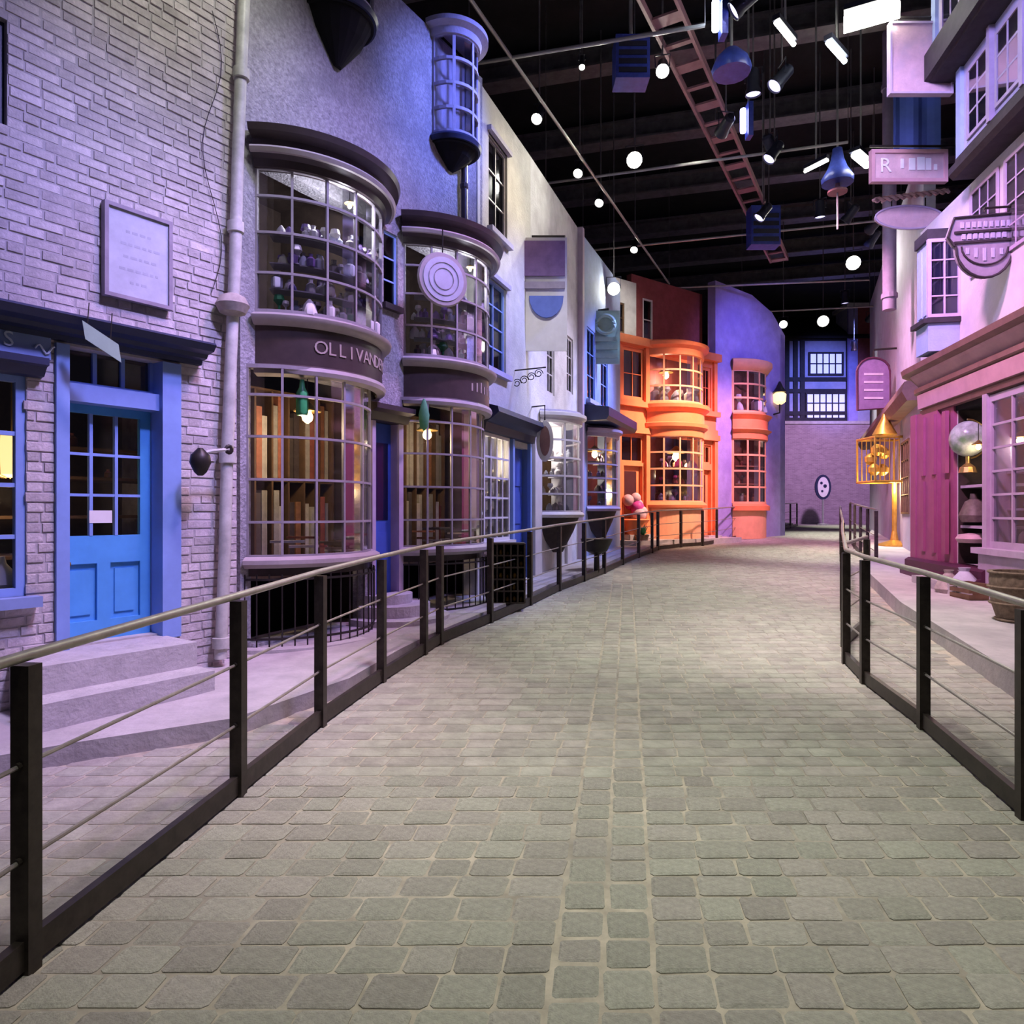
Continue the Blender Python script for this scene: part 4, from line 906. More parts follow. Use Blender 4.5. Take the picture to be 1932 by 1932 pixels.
ob2.band([(-.05, 6.36), (.05, 6.4), (.2, 6.6), (.2, 6.72), (-.05, 6.8)]).build('cornice', 'orange_light', b7, smooth=True)
ob2.disc(6.6, 6.75).build('bay_roof', 'orange_paint', b7)
MB().fbox(F6, b0+.05, b1-.05, .0, .03, 1.9, 6.4).build('back_panel', 'goods_red', b7)
goods(ob2, 16, [2.0, 2.6, 3.2], 0, .08, .25, ['goods_red', 'goods_pale', 'goods_dark'], 'bay_toy', 'toy in the separate orange bay', 'toys in the separate orange bay', 'toy', .06, .12)
for zz in (2.6, 3.2): ob2.band([(-.3, zz-.03), (-.06, zz-.03), (-.06, zz), (-.3, zz)], n=8).build('display_shelf', 'orange_light', b7)
goods(ob2, 6, [5.05], 0, .08, .25, ['goods_violet', 'white_card'], 'bay_figure', 'ornament in the upper orange bay', 'ornaments in the upper orange bay', 'ornament', .12, .22)
ln = thing('street_lantern', at(1470, 770, 24.0), 'white glowing street lantern on the end of the purple house', 'lantern')
c = at(1471, 752, 24.3)
MB().lathe([(.1, -.2), (.2, -.12), (.22, .15), (.1, .25)], c, 10).build('glass_shade', 'lantern_glow', ln, smooth=True)
MB().lathe([(.24, .22), (.12, .4), (.03, .6)], c, 10).build('cap', 'iron', ln); MB().tube([c+V(0, 0, -.2), c+V(0, 0, -.5), c+V(-.4, .3, -.6)], .03, 6).build('bracket', 'iron', ln)

# ------------------------------------------------------------------ far end: brick wall, timber house
YF = 36.0
x0, x1 = at(1480, 0, YF).x, at(1740, 0, YF).x; zt = at(0, 800, YF).z
fw = MB().box(x0, x1, YF, YF+.3, .8, zt); fw.uv = [(p.x, p.z) for p in fw.v]
fwo = struct(fw.build('wall_back', 'far_brick', None), 'high brick wall closing the end of the street')
MB().box(x0, x1, YF-.08, YF+.38, zt, zt+.15).build('coping', 'step_stone', fwo)
TH = thing('timber_house', (16.5, YF+1, .9), 'dark half-timbered house with blue lit windows above the brick wall', 'building')
YH = YF+1.2; hx0, hx1 = at(1478, 0, YH).x, at(1660, 0, YH).x; hz1 = at(0, 640, YH).z
MB().box(hx0, hx1, YH, YH+.3, .8, hz1).build('wall', 'lilac_plaster', TH)
tb = MB()
for px in (1484, 1500, 1513, 1600, 1655):
    x = at(px, 0, YH).x; MB().box(x-.12, x+.12, YH-.1, YH, zt, hz1).build('timber_post', 'beam', TH)
for py in (792, 780, 716, 738, 640):
    z_ = at(0, py, YH).z; MB().box(hx0, hx1, YH-.12, YH, z_-.1, z_+.1).build('timber_rail', 'beam', TH)
MB().prism([(hx0-.4, YH-.6, hz1-.1), (hx1+.4, YH-.6, hz1-.1), (hx1+.4, YH+2, hz1+1.6), (hx0-.4, YH+2, hz1+1.6)], (0, .05, .15)).build('roof', 'beam', TH)
def rect_window(parent, px0, px1, py0, py1, Y, nx, nz, gm, fm='beam'):
    p, q = at(px0, py1, Y), at(px1, py0, Y); FF = Frame((0, Y), (1, 0))
    return window(FF, p.x, q.x, p.z, q.z, nx, nz, parent, v=.0, fw=.1, mw=.06, dep=.08, fm=fm, gm=gm)
rect_window(TH, 1520, 1598, 740, 798, YH-.13, 6, 3, 'lit_window'); rect_window(TH, 1526, 1592, 664, 708, YH-.13, 5, 2, 'lit_window')
sd = thing('notice_stand', at(1553, 988, 34), 'oval notice board on a thin post before the far brick wall', 'sign')
c = at(1553, 919, 34.0); Z0 = zg(34)
MB().prism([c+V(.4*math.cos(a), 0, .62*math.sin(a)) for a in [i*math.pi/10 for i in range(20)]], (0, .06, 0)).build('board', 'dark_blue', sd)
MB().prism([c+V(.28*math.cos(a), -.03, .5*math.sin(a)) for a in [i*math.pi/10 for i in range(20)]], (0, .03, 0)).build('panel', 'white_card', sd)
for dx_, dz_, r in ((-.1, .2, .07), (.08, .05, .09), (-.06, -.2, .06)): MB().lathe([(0, .0), (r, .002), (r, .012), (0, .014)], c+V(dx_, -.03, dz_), 8, ax=(0, -1, 0)).build('mark', 'dark_blue', sd)
MB().tube([(c.x, 34.03, Z0), (c.x, 34.03, c.z-.6)], .05, 6).build('post', 'pipe_grey', sd)
MB().lathe([(.3, 0), (.3, .04), (.06, .08)], (c.x, 34.03, Z0), 10).build('foot', 'pipe_grey', sd)

# ------------------------------------------------------------------ right row: maroon shop
FR = Frame((6.46, 8.7), (.18, 1), flip=-1)
assert FR.n[0] < 0
B8 = thing('maroon_shop', FR(2, 0, .5), 'maroon painted shop with moulded pink fascia and jettied upper floors', 'building')
sE = FR.u(1737)
uc = FR.u(1766, .1); ucr = FR.u(1803, .1); ud0, ud1 = FR.u(1868), FR.u(1806)     # u decreases towards the picture's right edge
uw1 = FR.u(1872); FZ = 3.31
hol = [(ud0, ud1-.02, .87, FZ), (-5.0, uw1-.03, 1.15, 3.2)]
wall(FR, -5.2, sE, -.1, 6.45, hol, 'pale_plaster', 'wall', B8, th=.25)
MB().fbox(FR, -5.2, sE, -1.4, -1.35, .3, 6.4).fbox(FR, -5.2, sE, -2.2, -.25, .8, .87).fbox(FR, -5.2, sE, -2.2, -.25, 3.4, 3.46).fbox(FR, sE-.25, sE, -2.2, -.25, .2, 6.4).build('interior_shell', 'lilac_plaster', B8)
# corner pilasters
for (a, c, v) in ((uc-.05, sE, .10), (ud1, uc-.05, .05)):
    MB().fbox(FR, a, c, 0, v, .87, FZ).build('pilaster', 'maroon_paint', B8)
for i in range(3):
    u = ud1+.08+i*(sE-ud1-.14)/3; MB().fbox(FR, u, u+.12, .08, .135, 1.0, 2.15).build('fluting', 'maroon_paint', B8); MB().fbox(FR, u, u+.12, .08, .135, 2.25, FZ-.1).build('fluting', 'maroon_paint', B8)
MB().fbox(FR, sE-.1, sE+.12, -2.3, .12, .5, FZ).build('end_pilaster', 'maroon_paint', B8)
MB().loft([[FR(u, v, z) for v, z in [(-.1, .55), (.28, .55), (.28, .7), (.2, .73), (.2, .83), (.14, .87), (-.1, .87)]] for u in (ud0-.2, sE+.15)]).build('plinth', 'maroon_dark', B8)
MB().fbox(FR, ud0-.3, ud1+.25, .0, .55, .35, .66).build('door_step', 'step_stone', B8)
MB().fbox(FR, -5.2, ud0, -.05, .15, .3, 1.12).build('stall_riser', 'lilac_paint', B8)
MB().fbox(FR, -5.2, ud0+.06, -.05, .22, 1.08, 1.16).build('window_sill', 'lilac_paint', B8)
MB().fbox(FR, ud0-.12, ud0, -.2, .10, .87, FZ).build('door_post', 'lilac_paint', B8)
window(FR, -3.0, uw1-.02, 1.16, 3.24, 7, 6, B8, v=.06, fw=.09, mw=.03, fm='lilac_paint', gm='glass_matte', name='shop_window')
# fascia and cornice, rounding the corner
prof = [(-.05, FZ-.05), (.10, FZ-.04), (.12, FZ+.03), (.10, FZ+.05), (.14, FZ+.30), (.20, FZ+.33), (.20, FZ+.40), (.12, FZ+.44), (.26, FZ+.60), (.38, FZ+.64), (.40, FZ+.72), (.2, FZ+.80), (-.05, FZ+.84)]
path = [(-5.2, 0, 0, 1)]+[(sE-.3, 0, 0, 1)]
rows = [[FR(u, v, z) for v, z in prof] for u in (-5.2, -3, -1, 1, 2.5, sE-.35)]
for k in range(1, 7):
    a = k/6*math.pi/2; rows.append([FR(sE-.35+(.35+v)*math.sin(a)*1.0, -.35+(.35+v)*math.cos(a), z) for v, z in prof])
rows.append([FR(sE+v, -2.2, z) for v, z in prof])
MB().loft(rows).build('cornice', 'fascia_brown', B8, smooth=True)
MB().loft([[FR(u, v, z) for v, z in [(.10, FZ+.06), (.155, FZ+.06), (.17, FZ+.29), (.12, FZ+.29)]] for u in (-5.2, sE-.3)]).build('fascia', 'pink_fascia', B8)
MB().loft([[FR(u, v, z) for v, z in [(.12, FZ+.42), (.25, FZ+.56), (.28, FZ+.60), (.2, FZ+.62), (.1, FZ+.5)]] for u in (-5.2, sE-.3)]).build('cornice_cove', 'pink_fascia', B8)
# door recess: shelves with a globe
for zz in (1.45, 2.05): MB().fbox(FR, ud0+.1, ud1-.035, -.5, -.03, zz-.04, zz).build('display_shelf', 'lilac_paint', B8)
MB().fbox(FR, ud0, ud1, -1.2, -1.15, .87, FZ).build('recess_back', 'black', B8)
MB().fbox(FR, ud1-.035, ud1-.02, -1.15, -.005, .87, FZ).build('recess_side', 'dark_wood', B8)
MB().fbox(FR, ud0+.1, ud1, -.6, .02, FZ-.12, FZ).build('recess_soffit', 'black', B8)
gp = FR(0, -.12, 0); gy = 10.2; c = at(1826, 828, gy)
gl = thing('globe_lamp', c-V(0, 0, .5), 'mottled grey green globe in the maroon shop doorway', 'globe')
MB().lathe([(.245*math.sin(i*math.pi/12), -.265*math.cos(i*math.pi/12)) for i in range(13)], c, 20).build('globe', 'globe', gl, smooth=True)
MB().lathe([(.12, -.5), (.10, -.42), (.03, -.36), (.03, -.26)], c, 12).build('stand', 'brass', gl); MB().tube([c+V(.29*math.cos(a), 0, .29*math.sin(a)) for a in [-1.4+i*.25 for i in range(13)]], .014, 6).build('meridian', 'brass', gl)
shop_lamp(at(1846, 843, 9.85), 'small warm lamp glowing beside the globe', 5, .6)
o = MB().lathe([(.16, 0), (.2, .1), (.12, .3), (.06, .34), (.05, .42)], at(1838, 985, 10.2), 12).build('dark_urn', 'goods_dark', None, smooth=True); tag(o, 'dark urn on the low shelf of the maroon doorway', 'urn')
o = MB().lathe([(.2, 0), (.24, .06), (.2, .12), (.08, .14)], at(1838, 1024, 10.2), 12).build('pink_bowl', 'sign_pink', None, smooth=True); tag(o, 'pink bowl on the floor of the maroon doorway', 'bowl')
hg = thing('hanging_bundle', at(1873, 940, 10.0), 'brown and pink bundle of pouches hanging by the door post', 'bundle')
for k in range(6):
    c = at(1868+R.uniform(-6, 10), 870+k*14, 9.75); MB().lathe([(.01, .1), (.05, .05), (.07, -.02), (.03, -.09)], c, 8).build('pouch', ['goods_red', 'sign_pink', 'basket'][k % 3], hg, smooth=True)
MB().tube([at(1873, 840, 9.75), at(1870, 950, 9.75)], .008, 5).build('cord', 'brown_wood', hg)
for i in range(26):
    u = uw1-.2-(i//3)*.25+R.uniform(-.05, .05); s = R.uniform(.05, .1); zz = [1.18, 1.7, 2.2][i % 3]; o = MB().lathe([(s*.8, 0), (s, s*.6), (s*.8, s*2), (s*.3, s*2.6), (s*.35, s*3)], FR(u, -.25-R.uniform(0, .2), zz), 8).build('display_pot', R.choice(['goods_pale', 'goods_violet', 'goods_dark']), None, smooth=True)
    tag(o, f'pot in the maroon shop window, {nth(i//3)} from the door on shelf {nth(i % 3)} up', 'pot', 'pots in the maroon shop window')
for zz in (1.7, 2.2): MB().fbox(FR, -2.6, uw1-.05, -.55, -.15, zz-.03, zz).build('window_shelf', 'lilac_paint', B8)
shop_lamp(FR(FR.u(1925, -.3), -.3, 2.62), 'warm white lamp in the maroon shop window', 9, .8, (1, .85, .8))
# first floor bay
b0, b1 = FR.u(1812, .0), FR.u(1720, .5); bz0, bz1 = 4.62, 5.85
bay = thing('box_bay', FR((b0+b1)/2, .25, 4.0), 'lavender projecting bay with a leaded end window above the pink fascia', 'window')
MB().fbox(FR, b0, b1, 0, .46, bz1-.06, bz1+.1).build('head_rail', 'beam', bay); MB().fbox(FR, b0-.03, b1, 0, .52, bz0-.10, bz0-.03).build('sill_rail', 'beam', bay)
MB().fbox(FR, b0+.02, b1-.02, .0, .44, 4.1, bz0-.1).build('bay_apron', 'blue_wall', bay)
MB().fbox(FR, b0+.06, b1, .0, .42, bz0-.03, bz1-.06).build('bay_body', 'blue_wall', bay)
FE = Frame((FR(b0, .46, 0).x, FR(b0, .46, 0).y), (-FR.n[0], -FR.n[1]))
window(FE, .0, .47, bz0-.02, bz1-.06, 2, 4, bay, v=.03, fw=.05, mw=.02, fm='lilac_paint', gm='glass_dim', name='end_window', back=None)
MB().fbox(FE, .03, .44, -.03, -.02, bz0, bz1-.1).build('curtain', 'lilac_plaster', bay)
for i in range(2):
    pw = (b1-b0-.24)/2; u = b0+.1+i*(pw+.06); MB().fbox(FR, u, u+pw, .42, .435, bz0+.05, bz1-.15).build('front_panel', 'blue_wall', bay)
# first floor windows beside the bay
for k in range(3):
    u1_ = b0-.35-k*.95; window(FR, u1_-.8, u1_, 5.05, 6.3, 3, 4, B8, v=.03, fw=.05, mw=.02, dep=.02, fm='lilac_paint', gm='glass', name='upper_window')
# jettied second and third floors
j0 = FR.u(1800, .3)
def jetty(z0, z1, v, us, label, wallm='lilac_plaster'):
    t = thing('jettied_storey', FR(0, v, z0), label, 'storey')
    MB().fbox(FR, -5.2, us, -.3, v, z0+.3, z1).build('wall', wallm, t)
    MB().loft([[FR(u, a, z) for a, z in [(-.3, z0), (v+.08, z0), (v+.14, z0+.06), (v+.14, z0+.16), (v+.05, z0+.22), (v+.05, z0+.3), (-.3, z0+.3)]] for u in (-5.2, us+.04)]).build('bressumer', 'beam', t)
    MB().fbox(FR, us-.12, us+.02, v-.1, v+.05, z0+.3, z1).build('corner_post', 'blue_wall', t)
    u = us-.25; 
    while u > -3.2:
        window(FR, u-.6, u, z0+.42, z1-.15, 2, 3, t, v=v+.03, fw=.05, mw=.03, dep=.02, fm='lilac_paint', gm='glass', back=None); MB().fbox(FR, u-.56, u-.04, v+.002, v+.006, z0+.45, z1-.18).build('blind', 'dark_blue', t); u -= .78
        MB().fbox(FR, u+.05, u+.13, v, v+.07, z0+.3, z1).build('timber_post', 'lilac_paint', t)
    return t
jetty(6.45, 8.0, .22, j0, 'leaded lavender storey jettied over the maroon shop')
jetty(8.0, 10.6, .45, j0+.25, 'topmost dark-beamed storey jettied over the maroon shop')
MB().fbox(FR, -5.2, j0+.25, .45, .62, 8.02, 8.4).build('eaves_board', 'beam', B8)
# pole and house fronts further down the right side
FR2 = Frame((8.6, 14.4), (4.9, 11.6), flip=-1)
B9 = thing('brown_house', FR2(4, 0, .6), 'brown and lilac house beyond the maroon shop', 'building')
wall(FR2, 0, 12.6, 0, 9.5, [(2.0, 3.4, 1.6, 3.4), (8.4, 9.6, 4.6, 6.2)], 'lilac_plaster', 'wall', B9)
window(FR2, 2.0, 3.4, 1.6, 3.4, 4, 4, B9, v=.03, fm='brown_wood', gm='glass', name='shop_window', back='goods_pale'); window(FR2, 8.4, 9.6, 4.6, 6.2, 3, 3, B9, v=.03, fm='brown_wood', gm='glass_dim', name='upper_window', back='dark_blue')
MB().loft([[FR2(u, v, z) for v, z in [(0, 4.0), (.3, 4.0), (.4, 4.2), (.35, 4.4), (0, 4.5)]] for u in (0, 12.6)]).build('cornice', 'fascia_brown', B9)
B10 = thing('russet_house', (19.5, 37.5, .8), 'narrow russet and lilac house end beyond the hanging signs', 'building')
p, q = at(1600, 800, 37), at(1682, 580, 37); MB().box(p.x, q.x+.5, 37, 38.4, .7, q.z).build('wall', 'lilac_plaster', B10)
MB().box(p.x+.4, q.x-.1, 36.9, 37, 9.0, q.z).build('upper_panel', 'red_wall', B10); MB().box(p.x-.15, q.x+.5, 36.8, 38.5, q.z, q.z+.2).build('coping', 'pale_plaster', B10)
MB().box(p.x-.05, p.x+.45, 36.85, 37, .7, q.z).build('corner_pier', 'purple_wall', B10)
pole = thing('corner_pipe', at(1678, 560, 15.5), 'lilac soil pipe climbing the corner behind the hanging signs', 'pipe')
p = at(1678, 585, 15.5); q = at(1678, 60, 15.5); MB().tube([p, q], .14, 12).build('pipe', 'pole_lilac', pole, smooth=True)
for f in (.05, .4, .8): c = p+(q-p)*f; MB().lathe([(.14, -.06), (.17, -.05), (.17, .05), (.14, .06)], c, 12).build('pipe_collar', 'pole_lilac', pole)
# ---- hanging signs
def sign(name, label, cat='sign', p=None): return thing(name, p, label, cat)
def framed(t, px0, px1, py0, py1, Y, bm, fm, fw=.05):
    p, q = at(px0, py1, Y), at(px1, py0, Y)
    MB().box(p.x+fw*.5, q.x-fw*.5, Y, Y+.05, p.z+fw*.5, q.z-fw*.5).build('board', bm, t); f = MB()
    for A in ((p.x, p.x+fw, p.z, q.z), (q.x-fw, q.x, p.z, q.z), (p.x+fw, q.x-fw, p.z, p.z+fw), (p.x+fw, q.x-fw, q.z-fw, q.z)): f.box(A[0], A[1], Y-.03, Y+.07, A[2], A[3])
    f.build('frame', fm, t); return p, q
s = sign('square_sign', 'large square pinkish weathered board hanging topmost among the signs', p=at(1738, 178, 10.2)); p, q = framed(s, 1678, 1797, 42, 178, 10.2, 'sign_pink', 'lilac_paint', .03)
MB().tube([(p.x-.05, 10.25, q.z+.1), (q.x+.5, 10.25, q.z+.1)], .025, 8).build('bracket_arm', 'iron', s)
for x in (p.x+.15, q.x-.15): MB().tube([(x, 10.25, q.z), (x, 10.25, q.z+.1)], .01, 6).build('hook', 'iron', s)
s = sign('blue_banner', 'plain blue banner hanging under the square pinkish board', p=at(1730, 285, 12.4)); p, q = at(1690, 292, 12.4), at(1772, 165, 12.4)
MB().strip([[(p.x+(q.x-p.x)*i/8, 12.4+.05*math.sin(i*1.4), z) for i in range(9)] for z in (p.z, q.z)]).prism([(p.x, 12.46, p.z), (q.x, 12.46, p.z), (q.x, 12.46, q.z), (p.x, 12.46, q.z)], (0, .02, 0)).build('cloth', 'banner_blue', s); MB().tube([(p.x-.1, 12.42, q.z), (q.x+.1, 12.42, q.z)], .025, 8).build('banner_rod', 'iron', s); MB().tube([(q.x, 12.44, q.z), (8.49, 15.4, q.z)], .025, 8).build('bracket_arm', 'iron', s)
s = sign('letter_sign', 'long pink framed sign with raised letters', p=at(1715, 342, 11.6)); p, q = framed(s, 1643, 1787, 283, 344, 11.6, 'sign_pink', 'pink_fascia', .06)
text('R', .34, face_mat((p.x+.24, 11.585, (p.z+q.z)/2), (1, 0, 0)), 'white_card', s)
for k, (w, h, dz) in enumerate([(.05, .16, .04), (.10, .2, .03), (.12, .22, .04), (.09, .2, .03), (.05, .1, -.02)]): x = p.x+.5+k*.14; MB().box(x, x+w, 11.585, 11.6, (p.z+q.z)/2-h/2+dz, (p.z+q.z)/2+h/2+dz).build('faded_letter', 'white_card', s)
MB().tube([(p.x, 11.63, q.z+.08), (q.x+.5, 11.63, q.z+.08)], .02, 8).build('bracket_arm', 'iron', s)
s = sign('oval_board', 'pink oval board under a twisted rope bar', p=at(1715, 432, 12.2)); c = at(1716, 410, 12.2); rx, rz = .60, .20
MB().prism([c+V(rx*math.cos(a), 0, rz*math.sin(a)) for a in [i*math.pi/14 for i in range(28)]], (0, .06, 0)).build('oval', 'sign_pink', s)
MB().tube([c+V(rx*1.0*math.cos(a), 0, rz*1.02*math.sin(a)) for a in [i*math.pi/14 for i in range(28)]], .02, 6, closed=True).build('rim', 'lilac_paint', s)
for k in range(2): MB().tube([at(1648, 378, 12.2)+(at(1790, 360, 12.2)-at(1648, 378, 12.2))*(i/30)+V(0, .03*math.cos(i*1.2+k*math.pi), .03*math.sin(i*1.2+k*math.pi)) for i in range(31)], .028, 6).build('rope_strand', 'sign_pink', s, smooth=True)
MB().tube([c+V(-.3, .03, rz), c+V(-.3, .03, .32)], .012, 6).build('hook', 'iron', s); MB().tube([c+V(.3, .03, rz), c+V(.3, .03, .36)], .012, 6).build('hook', 'iron', s)
# shield shaped sign
s = sign('shield_sign', 'grey shield sign with lettered bands and barrel shape, nearest on the right', p=at(1858, 530, 9.0)); Y = 9.0
def sp(px, py): return at(px, py, Y)
out = [(1800, 412), (1912, 402), (1926, 440), (1908, 462)]+[(1857+54*math.cos(a), 466+58*math.sin(a)) for a in [i*math.pi/12 for i in range(0, 13)]][0:13]+[(1800, 464), (1788, 448)]
MB().prism([sp(*o_) for o_ in out], (0, .06, 0)).build('board', 'sign_grey', s)
MB().tube([sp(*o_)+V(0, -.005, 0) for o_ in out], .018, 6, closed=True).build('rim', 'beam', s)
for k, (xa, xb, y) in enumerate([(1800, 1916, 436), (1800, 1912, 455)]): MB().bar(sp(xa, y+4)+V(0, -.01, 0), sp(xb, y-4)+V(0, -.01, 0), .02, .03).build('band', 'beam', s)
for k in range(9): x = 1812+k*11; MB().box(sp(x, 0).x, sp(x+6, 0).x, Y-.012, Y, sp(0, 431-k*.6).z, sp(0, 420-k*.6).z).build('faded_letter', 'lilac_plaster', s)
for k in range(8): x = 1814+k*11; MB().box(sp(x, 0).x, sp(x+7, 0).x, Y-.012, Y, sp(0, 452-k*.6).z, sp(0, 442-k*.6).z).build('faded_letter', 'lilac_plaster', s)
MB().tube([sp(1857+44*math.cos(a), 466+34*math.sin(a))+V(0, -.012, 0) for a in [i*math.pi/12 for i in range(13)]], .012, 6).build('hoop', 'beam', s)
for k in range(5): MB().box(sp(1822+k*16, 0).x, sp(1828+k*16, 0).x, Y-.01, Y, sp(0, 492-abs(k-2)*6).z, sp(0, 468).z).build('stave', 'lilac_plaster', s)
MB().tube([sp(1857, 400), sp(1857, 393), sp(1960, 386)], .016, 6).build('bracket_arm', 'iron', s)
# arched purple sign
s = sign('arched_sign', 'purple arched-top board hanging before the brown house', p=at(1648, 775, 18.5)); Y = 18.5
op = [(1618, 774), (1679, 770), (1679, 700)]+[(1648+31*math.cos(a), 700-25*math.sin(a)) for a in [i*math.pi/8 for i in range(1, 8)]]+[(1617, 700)]
MB().prism([at(*o_, Y) for o_ in op], (0, .08, 0)).build('board', 'sign_purple', s); MB().tube([at(*o_, Y)+V(0, -.01, 0) for o_ in op], .03, 6, closed=True).build('rim', 'maroon_dark', s)
for k in range(4): MB().box(at(1630, 0, Y).x, at(1666, 0, Y).x, Y-.015, Y, at(0, 708+k*15, Y).z, at(0, 704+k*15, Y).z).build('faded_letter', 'lilac_paint', s)
MB().tube([at(1648, 675, Y), at(1648, 660, Y), at(1720, 655, Y)], .03, 6).build('bracket_arm', 'iron', s)
# golden cage on its pole
Y = 17.4; t = thing('gilt_cage', at(1706, 1033, Y), 'gilded lattice cage on a tall pole beyond the maroon shop', 'cage')
p, q = at(1651, 908, Y), at(1724, 824, Y); D = .9; gx = MB()
for x in (p.x, q.x):
    for y in (Y-.0, Y+D): MB().tube([(x, y, p.z), (x, y, q.z)], .03, 6).build('corner_bar', 'gold', t)
for z_ in (p.z, q.z): MB().tube([(p.x, Y, z_), (q.x, Y, z_), (q.x, Y+D, z_), (p.x, Y+D, z_)], .035, 6, closed=True).build('rim_bar', 'gold', t)
for i in range(1, 8):
    x = p.x+(q.x-p.x)*i/8; MB().tube([(x, Y, p.z), (x, Y, q.z)], .014, 5).build('lattice_bar', 'gold', t); MB().tube([(x, Y+D, p.z), (x, Y+D, q.z)], .014, 5).build('lattice_bar', 'gold', t)
for i in range(6):
    c = V(R.uniform(p.x+.15, q.x-.15), Y+R.uniform(.2, .7), R.uniform(p.z+.15, q.z-.25)); MB().lathe([(.06, 0), (.14, .08), (.15, .2), (.05, .3)], c, 10).build('gilt_vessel', 'gold', t, smooth=True)
MB().lathe([(.05, q.z), (.3, q.z+.1), (.1, q.z+.5), (.05, q.z+.65)], ((p.x+q.x)/2, Y+D/2, 0), 10).build('cage_top', 'gold', t, smooth=True)
gz = zg(Y)+.2; cx = at(1706, 0, Y).x
MB().tube([(cx, Y+D/2, gz), (cx, Y+D/2, p.z)], .06, 8).build('pole', 'gold', t); MB().lathe([(.4, gz), (.42, gz+.05), (.1, gz+.16), (.06, gz+.4)], (cx, Y+D/2, 0), 12).build('foot', 'gold', t)
glow((cx-.1, Y+D/2-.2, p.z-.15), (1, .72, .36), 90, .15, t)
# clutter on the right pavement
def crate(c, w, d, h, label, m='brown_wood'):
    t = thing('wooden_crate', c, label, 'crate'); x, y, z_ = c
    for k in range(3):
        zz = z_+h*(k/3)+.01
        MB().box(x-w, x+w, y-d, y-d+.02, zz, zz+h/3-.02).build('slat', m, t); MB().box(x-w, x+w, y+d-.02, y+d, zz, zz+h/3-.02).build('slat', m, t)
        MB().box(x-w, x-w+.02, y-d+.02, y+d-.02, zz, zz+h/3-.02).build('slat', m, t); MB().box(x+w-.02, x+w, y-d+.02, y+d-.02, zz, zz+h/3-.02).build('slat', m, t)
    MB().box(x-w, x+w, y-d, y+d, z_, z_+.015).build('base', m, t); return t
gz = zg(9.3)+.2
crate((at(1828, 0, 9.2).x, 9.2, gz), .13, .2, .22, 'small dark wooden crate on the right pavement')
sk = thing('cloth_heap', (at(1830, 0, 9.6).x, 9.6, gz), 'grey heap of rumpled sacks behind the wooden crate', 'sacks')
for k in range(6):
    c = V(at(1800+k*14, 0, 9.6).x, 9.55+R.uniform(-.1, .2), gz); rr = R.uniform(.12, .2); MB().lathe([(rr*.9, 0), (rr*1.1, rr*.4), (rr*.8, rr*1.1), (rr*.3, rr*1.7), (rr*.4, rr*1.95)], c, 9).build('sack', ['sack', 'plaque', 'lilac_paint'][k % 3], sk, smooth=True)
Y = 7.6; gz = zg(Y)+.2; x = at(1922, 0, Y).x
bk = thing('wicker_basket', (x, Y, gz), 'tall dark wicker basket at the right edge of the pavement', 'basket')
MB().lathe([(.2, 0), (.26, .2), (.28, .45), (.27, .55), (.24, .55), (.23, .1)], (x, Y, gz), 16).build('basket_body', 'basket', bk, smooth=True)
for zz, rr in ((.02, .215), (.2, .268), (.38, .283), (.54, .28)): MB().tube([(x+rr*math.cos(a), Y+rr*math.sin(a), gz+zz) for a in [i*math.pi/10 for i in range(20)]], .015, 6, closed=True).build('woven_hoop', 'basket', bk)
# dark lattice rack by the left fence
Y = 9.3; x = at(957, 0, Y).x; gz = zg(Y)+.12
rk = thing('lattice_rack', (x, Y, gz), 'dark lattice rack with small gilt goods behind the fence', 'rack')
p, q = at(925, 1132, Y), at(990, 1028, Y); z0 = gz; z1 = z0+.80
MB().box(p.x, q.x, Y+.28, Y+.3, z0, z1).build('back_board', 'dark_wood', rk)
for i in range(6): xx = p.x+(q.x-p.x)*i/5; MB().box(xx-.012, xx+.012, Y, Y+.28, z0, z1).build('upright', 'dark_wood', rk)
for j in range(6): zz = z0+(z1-z0)*j/5; MB().box(p.x, q.x, Y-.005, Y+.285, zz-.01, zz+.01).build('rack_shelf', 'dark_wood', rk)
for i in range(5):
    for j in range(5):
        if R.random() < .75:
            s_ = R.uniform(.018, .032); o = MB().lathe([(s_*.7, 0), (s_, s_), (s_*.6, s_*2), (s_*.2, s_*2.4)], (p.x+(q.x-p.x)*(i+.5)/5, Y+.08, z0+(z1-z0)*j/5+.01), 8).build('gilt_pot', R.choice(['brass', 'gold', 'goods_dark']), None, smooth=True)
            tag(o, f'tiny pot, {nth(i)} column {nth(j)} row up in the dark lattice rack', 'pot', 'gilt pots in the lattice rack')

# ------------------------------------------------------------------ dark studio shell and lighting grid
ceil = struct(MB().box(-14, 32, -4, 46, 13.0, 13.2).build('ceiling', 'ceiling_black', None), 'black studio ceiling')
LX = V(.457, 1, 0).normalized(); CXD = V(1, -.27, 0).normalized()
for k in range(9):
    c = V(5, 5+k*3.6, 12.3); a = c-CXD*18; q = c+CXD*18
    b = MB().bar(a, q, .5, .06).bar(a+V(0, 0, .5), q+V(0, 0, .5), .5, .06).bar(a+V(0, 0, .25), q+V(0, 0, .25), .05, .45).build('girder', 'steel_dark', ceil)
struct(MB().box(-14, 32, 44, 44.2, 0, 13).build('wall_studio', 'black', None), 'black studio end wall')
ZR = 9.0
def rigp(px, py, z=ZR): Y = FPX*(z-CAMZ)/(CY-py); return at(px, py, Y)
def scaff(name, pts, label, r=.028, m='pipe_grey'):
    t = thing(name, pts[0], label, 'pipe', 'lighting pipes of the overhead grid'); MB().tube(pts, r, 8).build('pipe', m, t, smooth=True)
    for p in pts:
        MB().tube([p, V(p[0], p[1], 12.995)], .008, 5).build('hanger_wire', 'steel_dark', t)
    return t
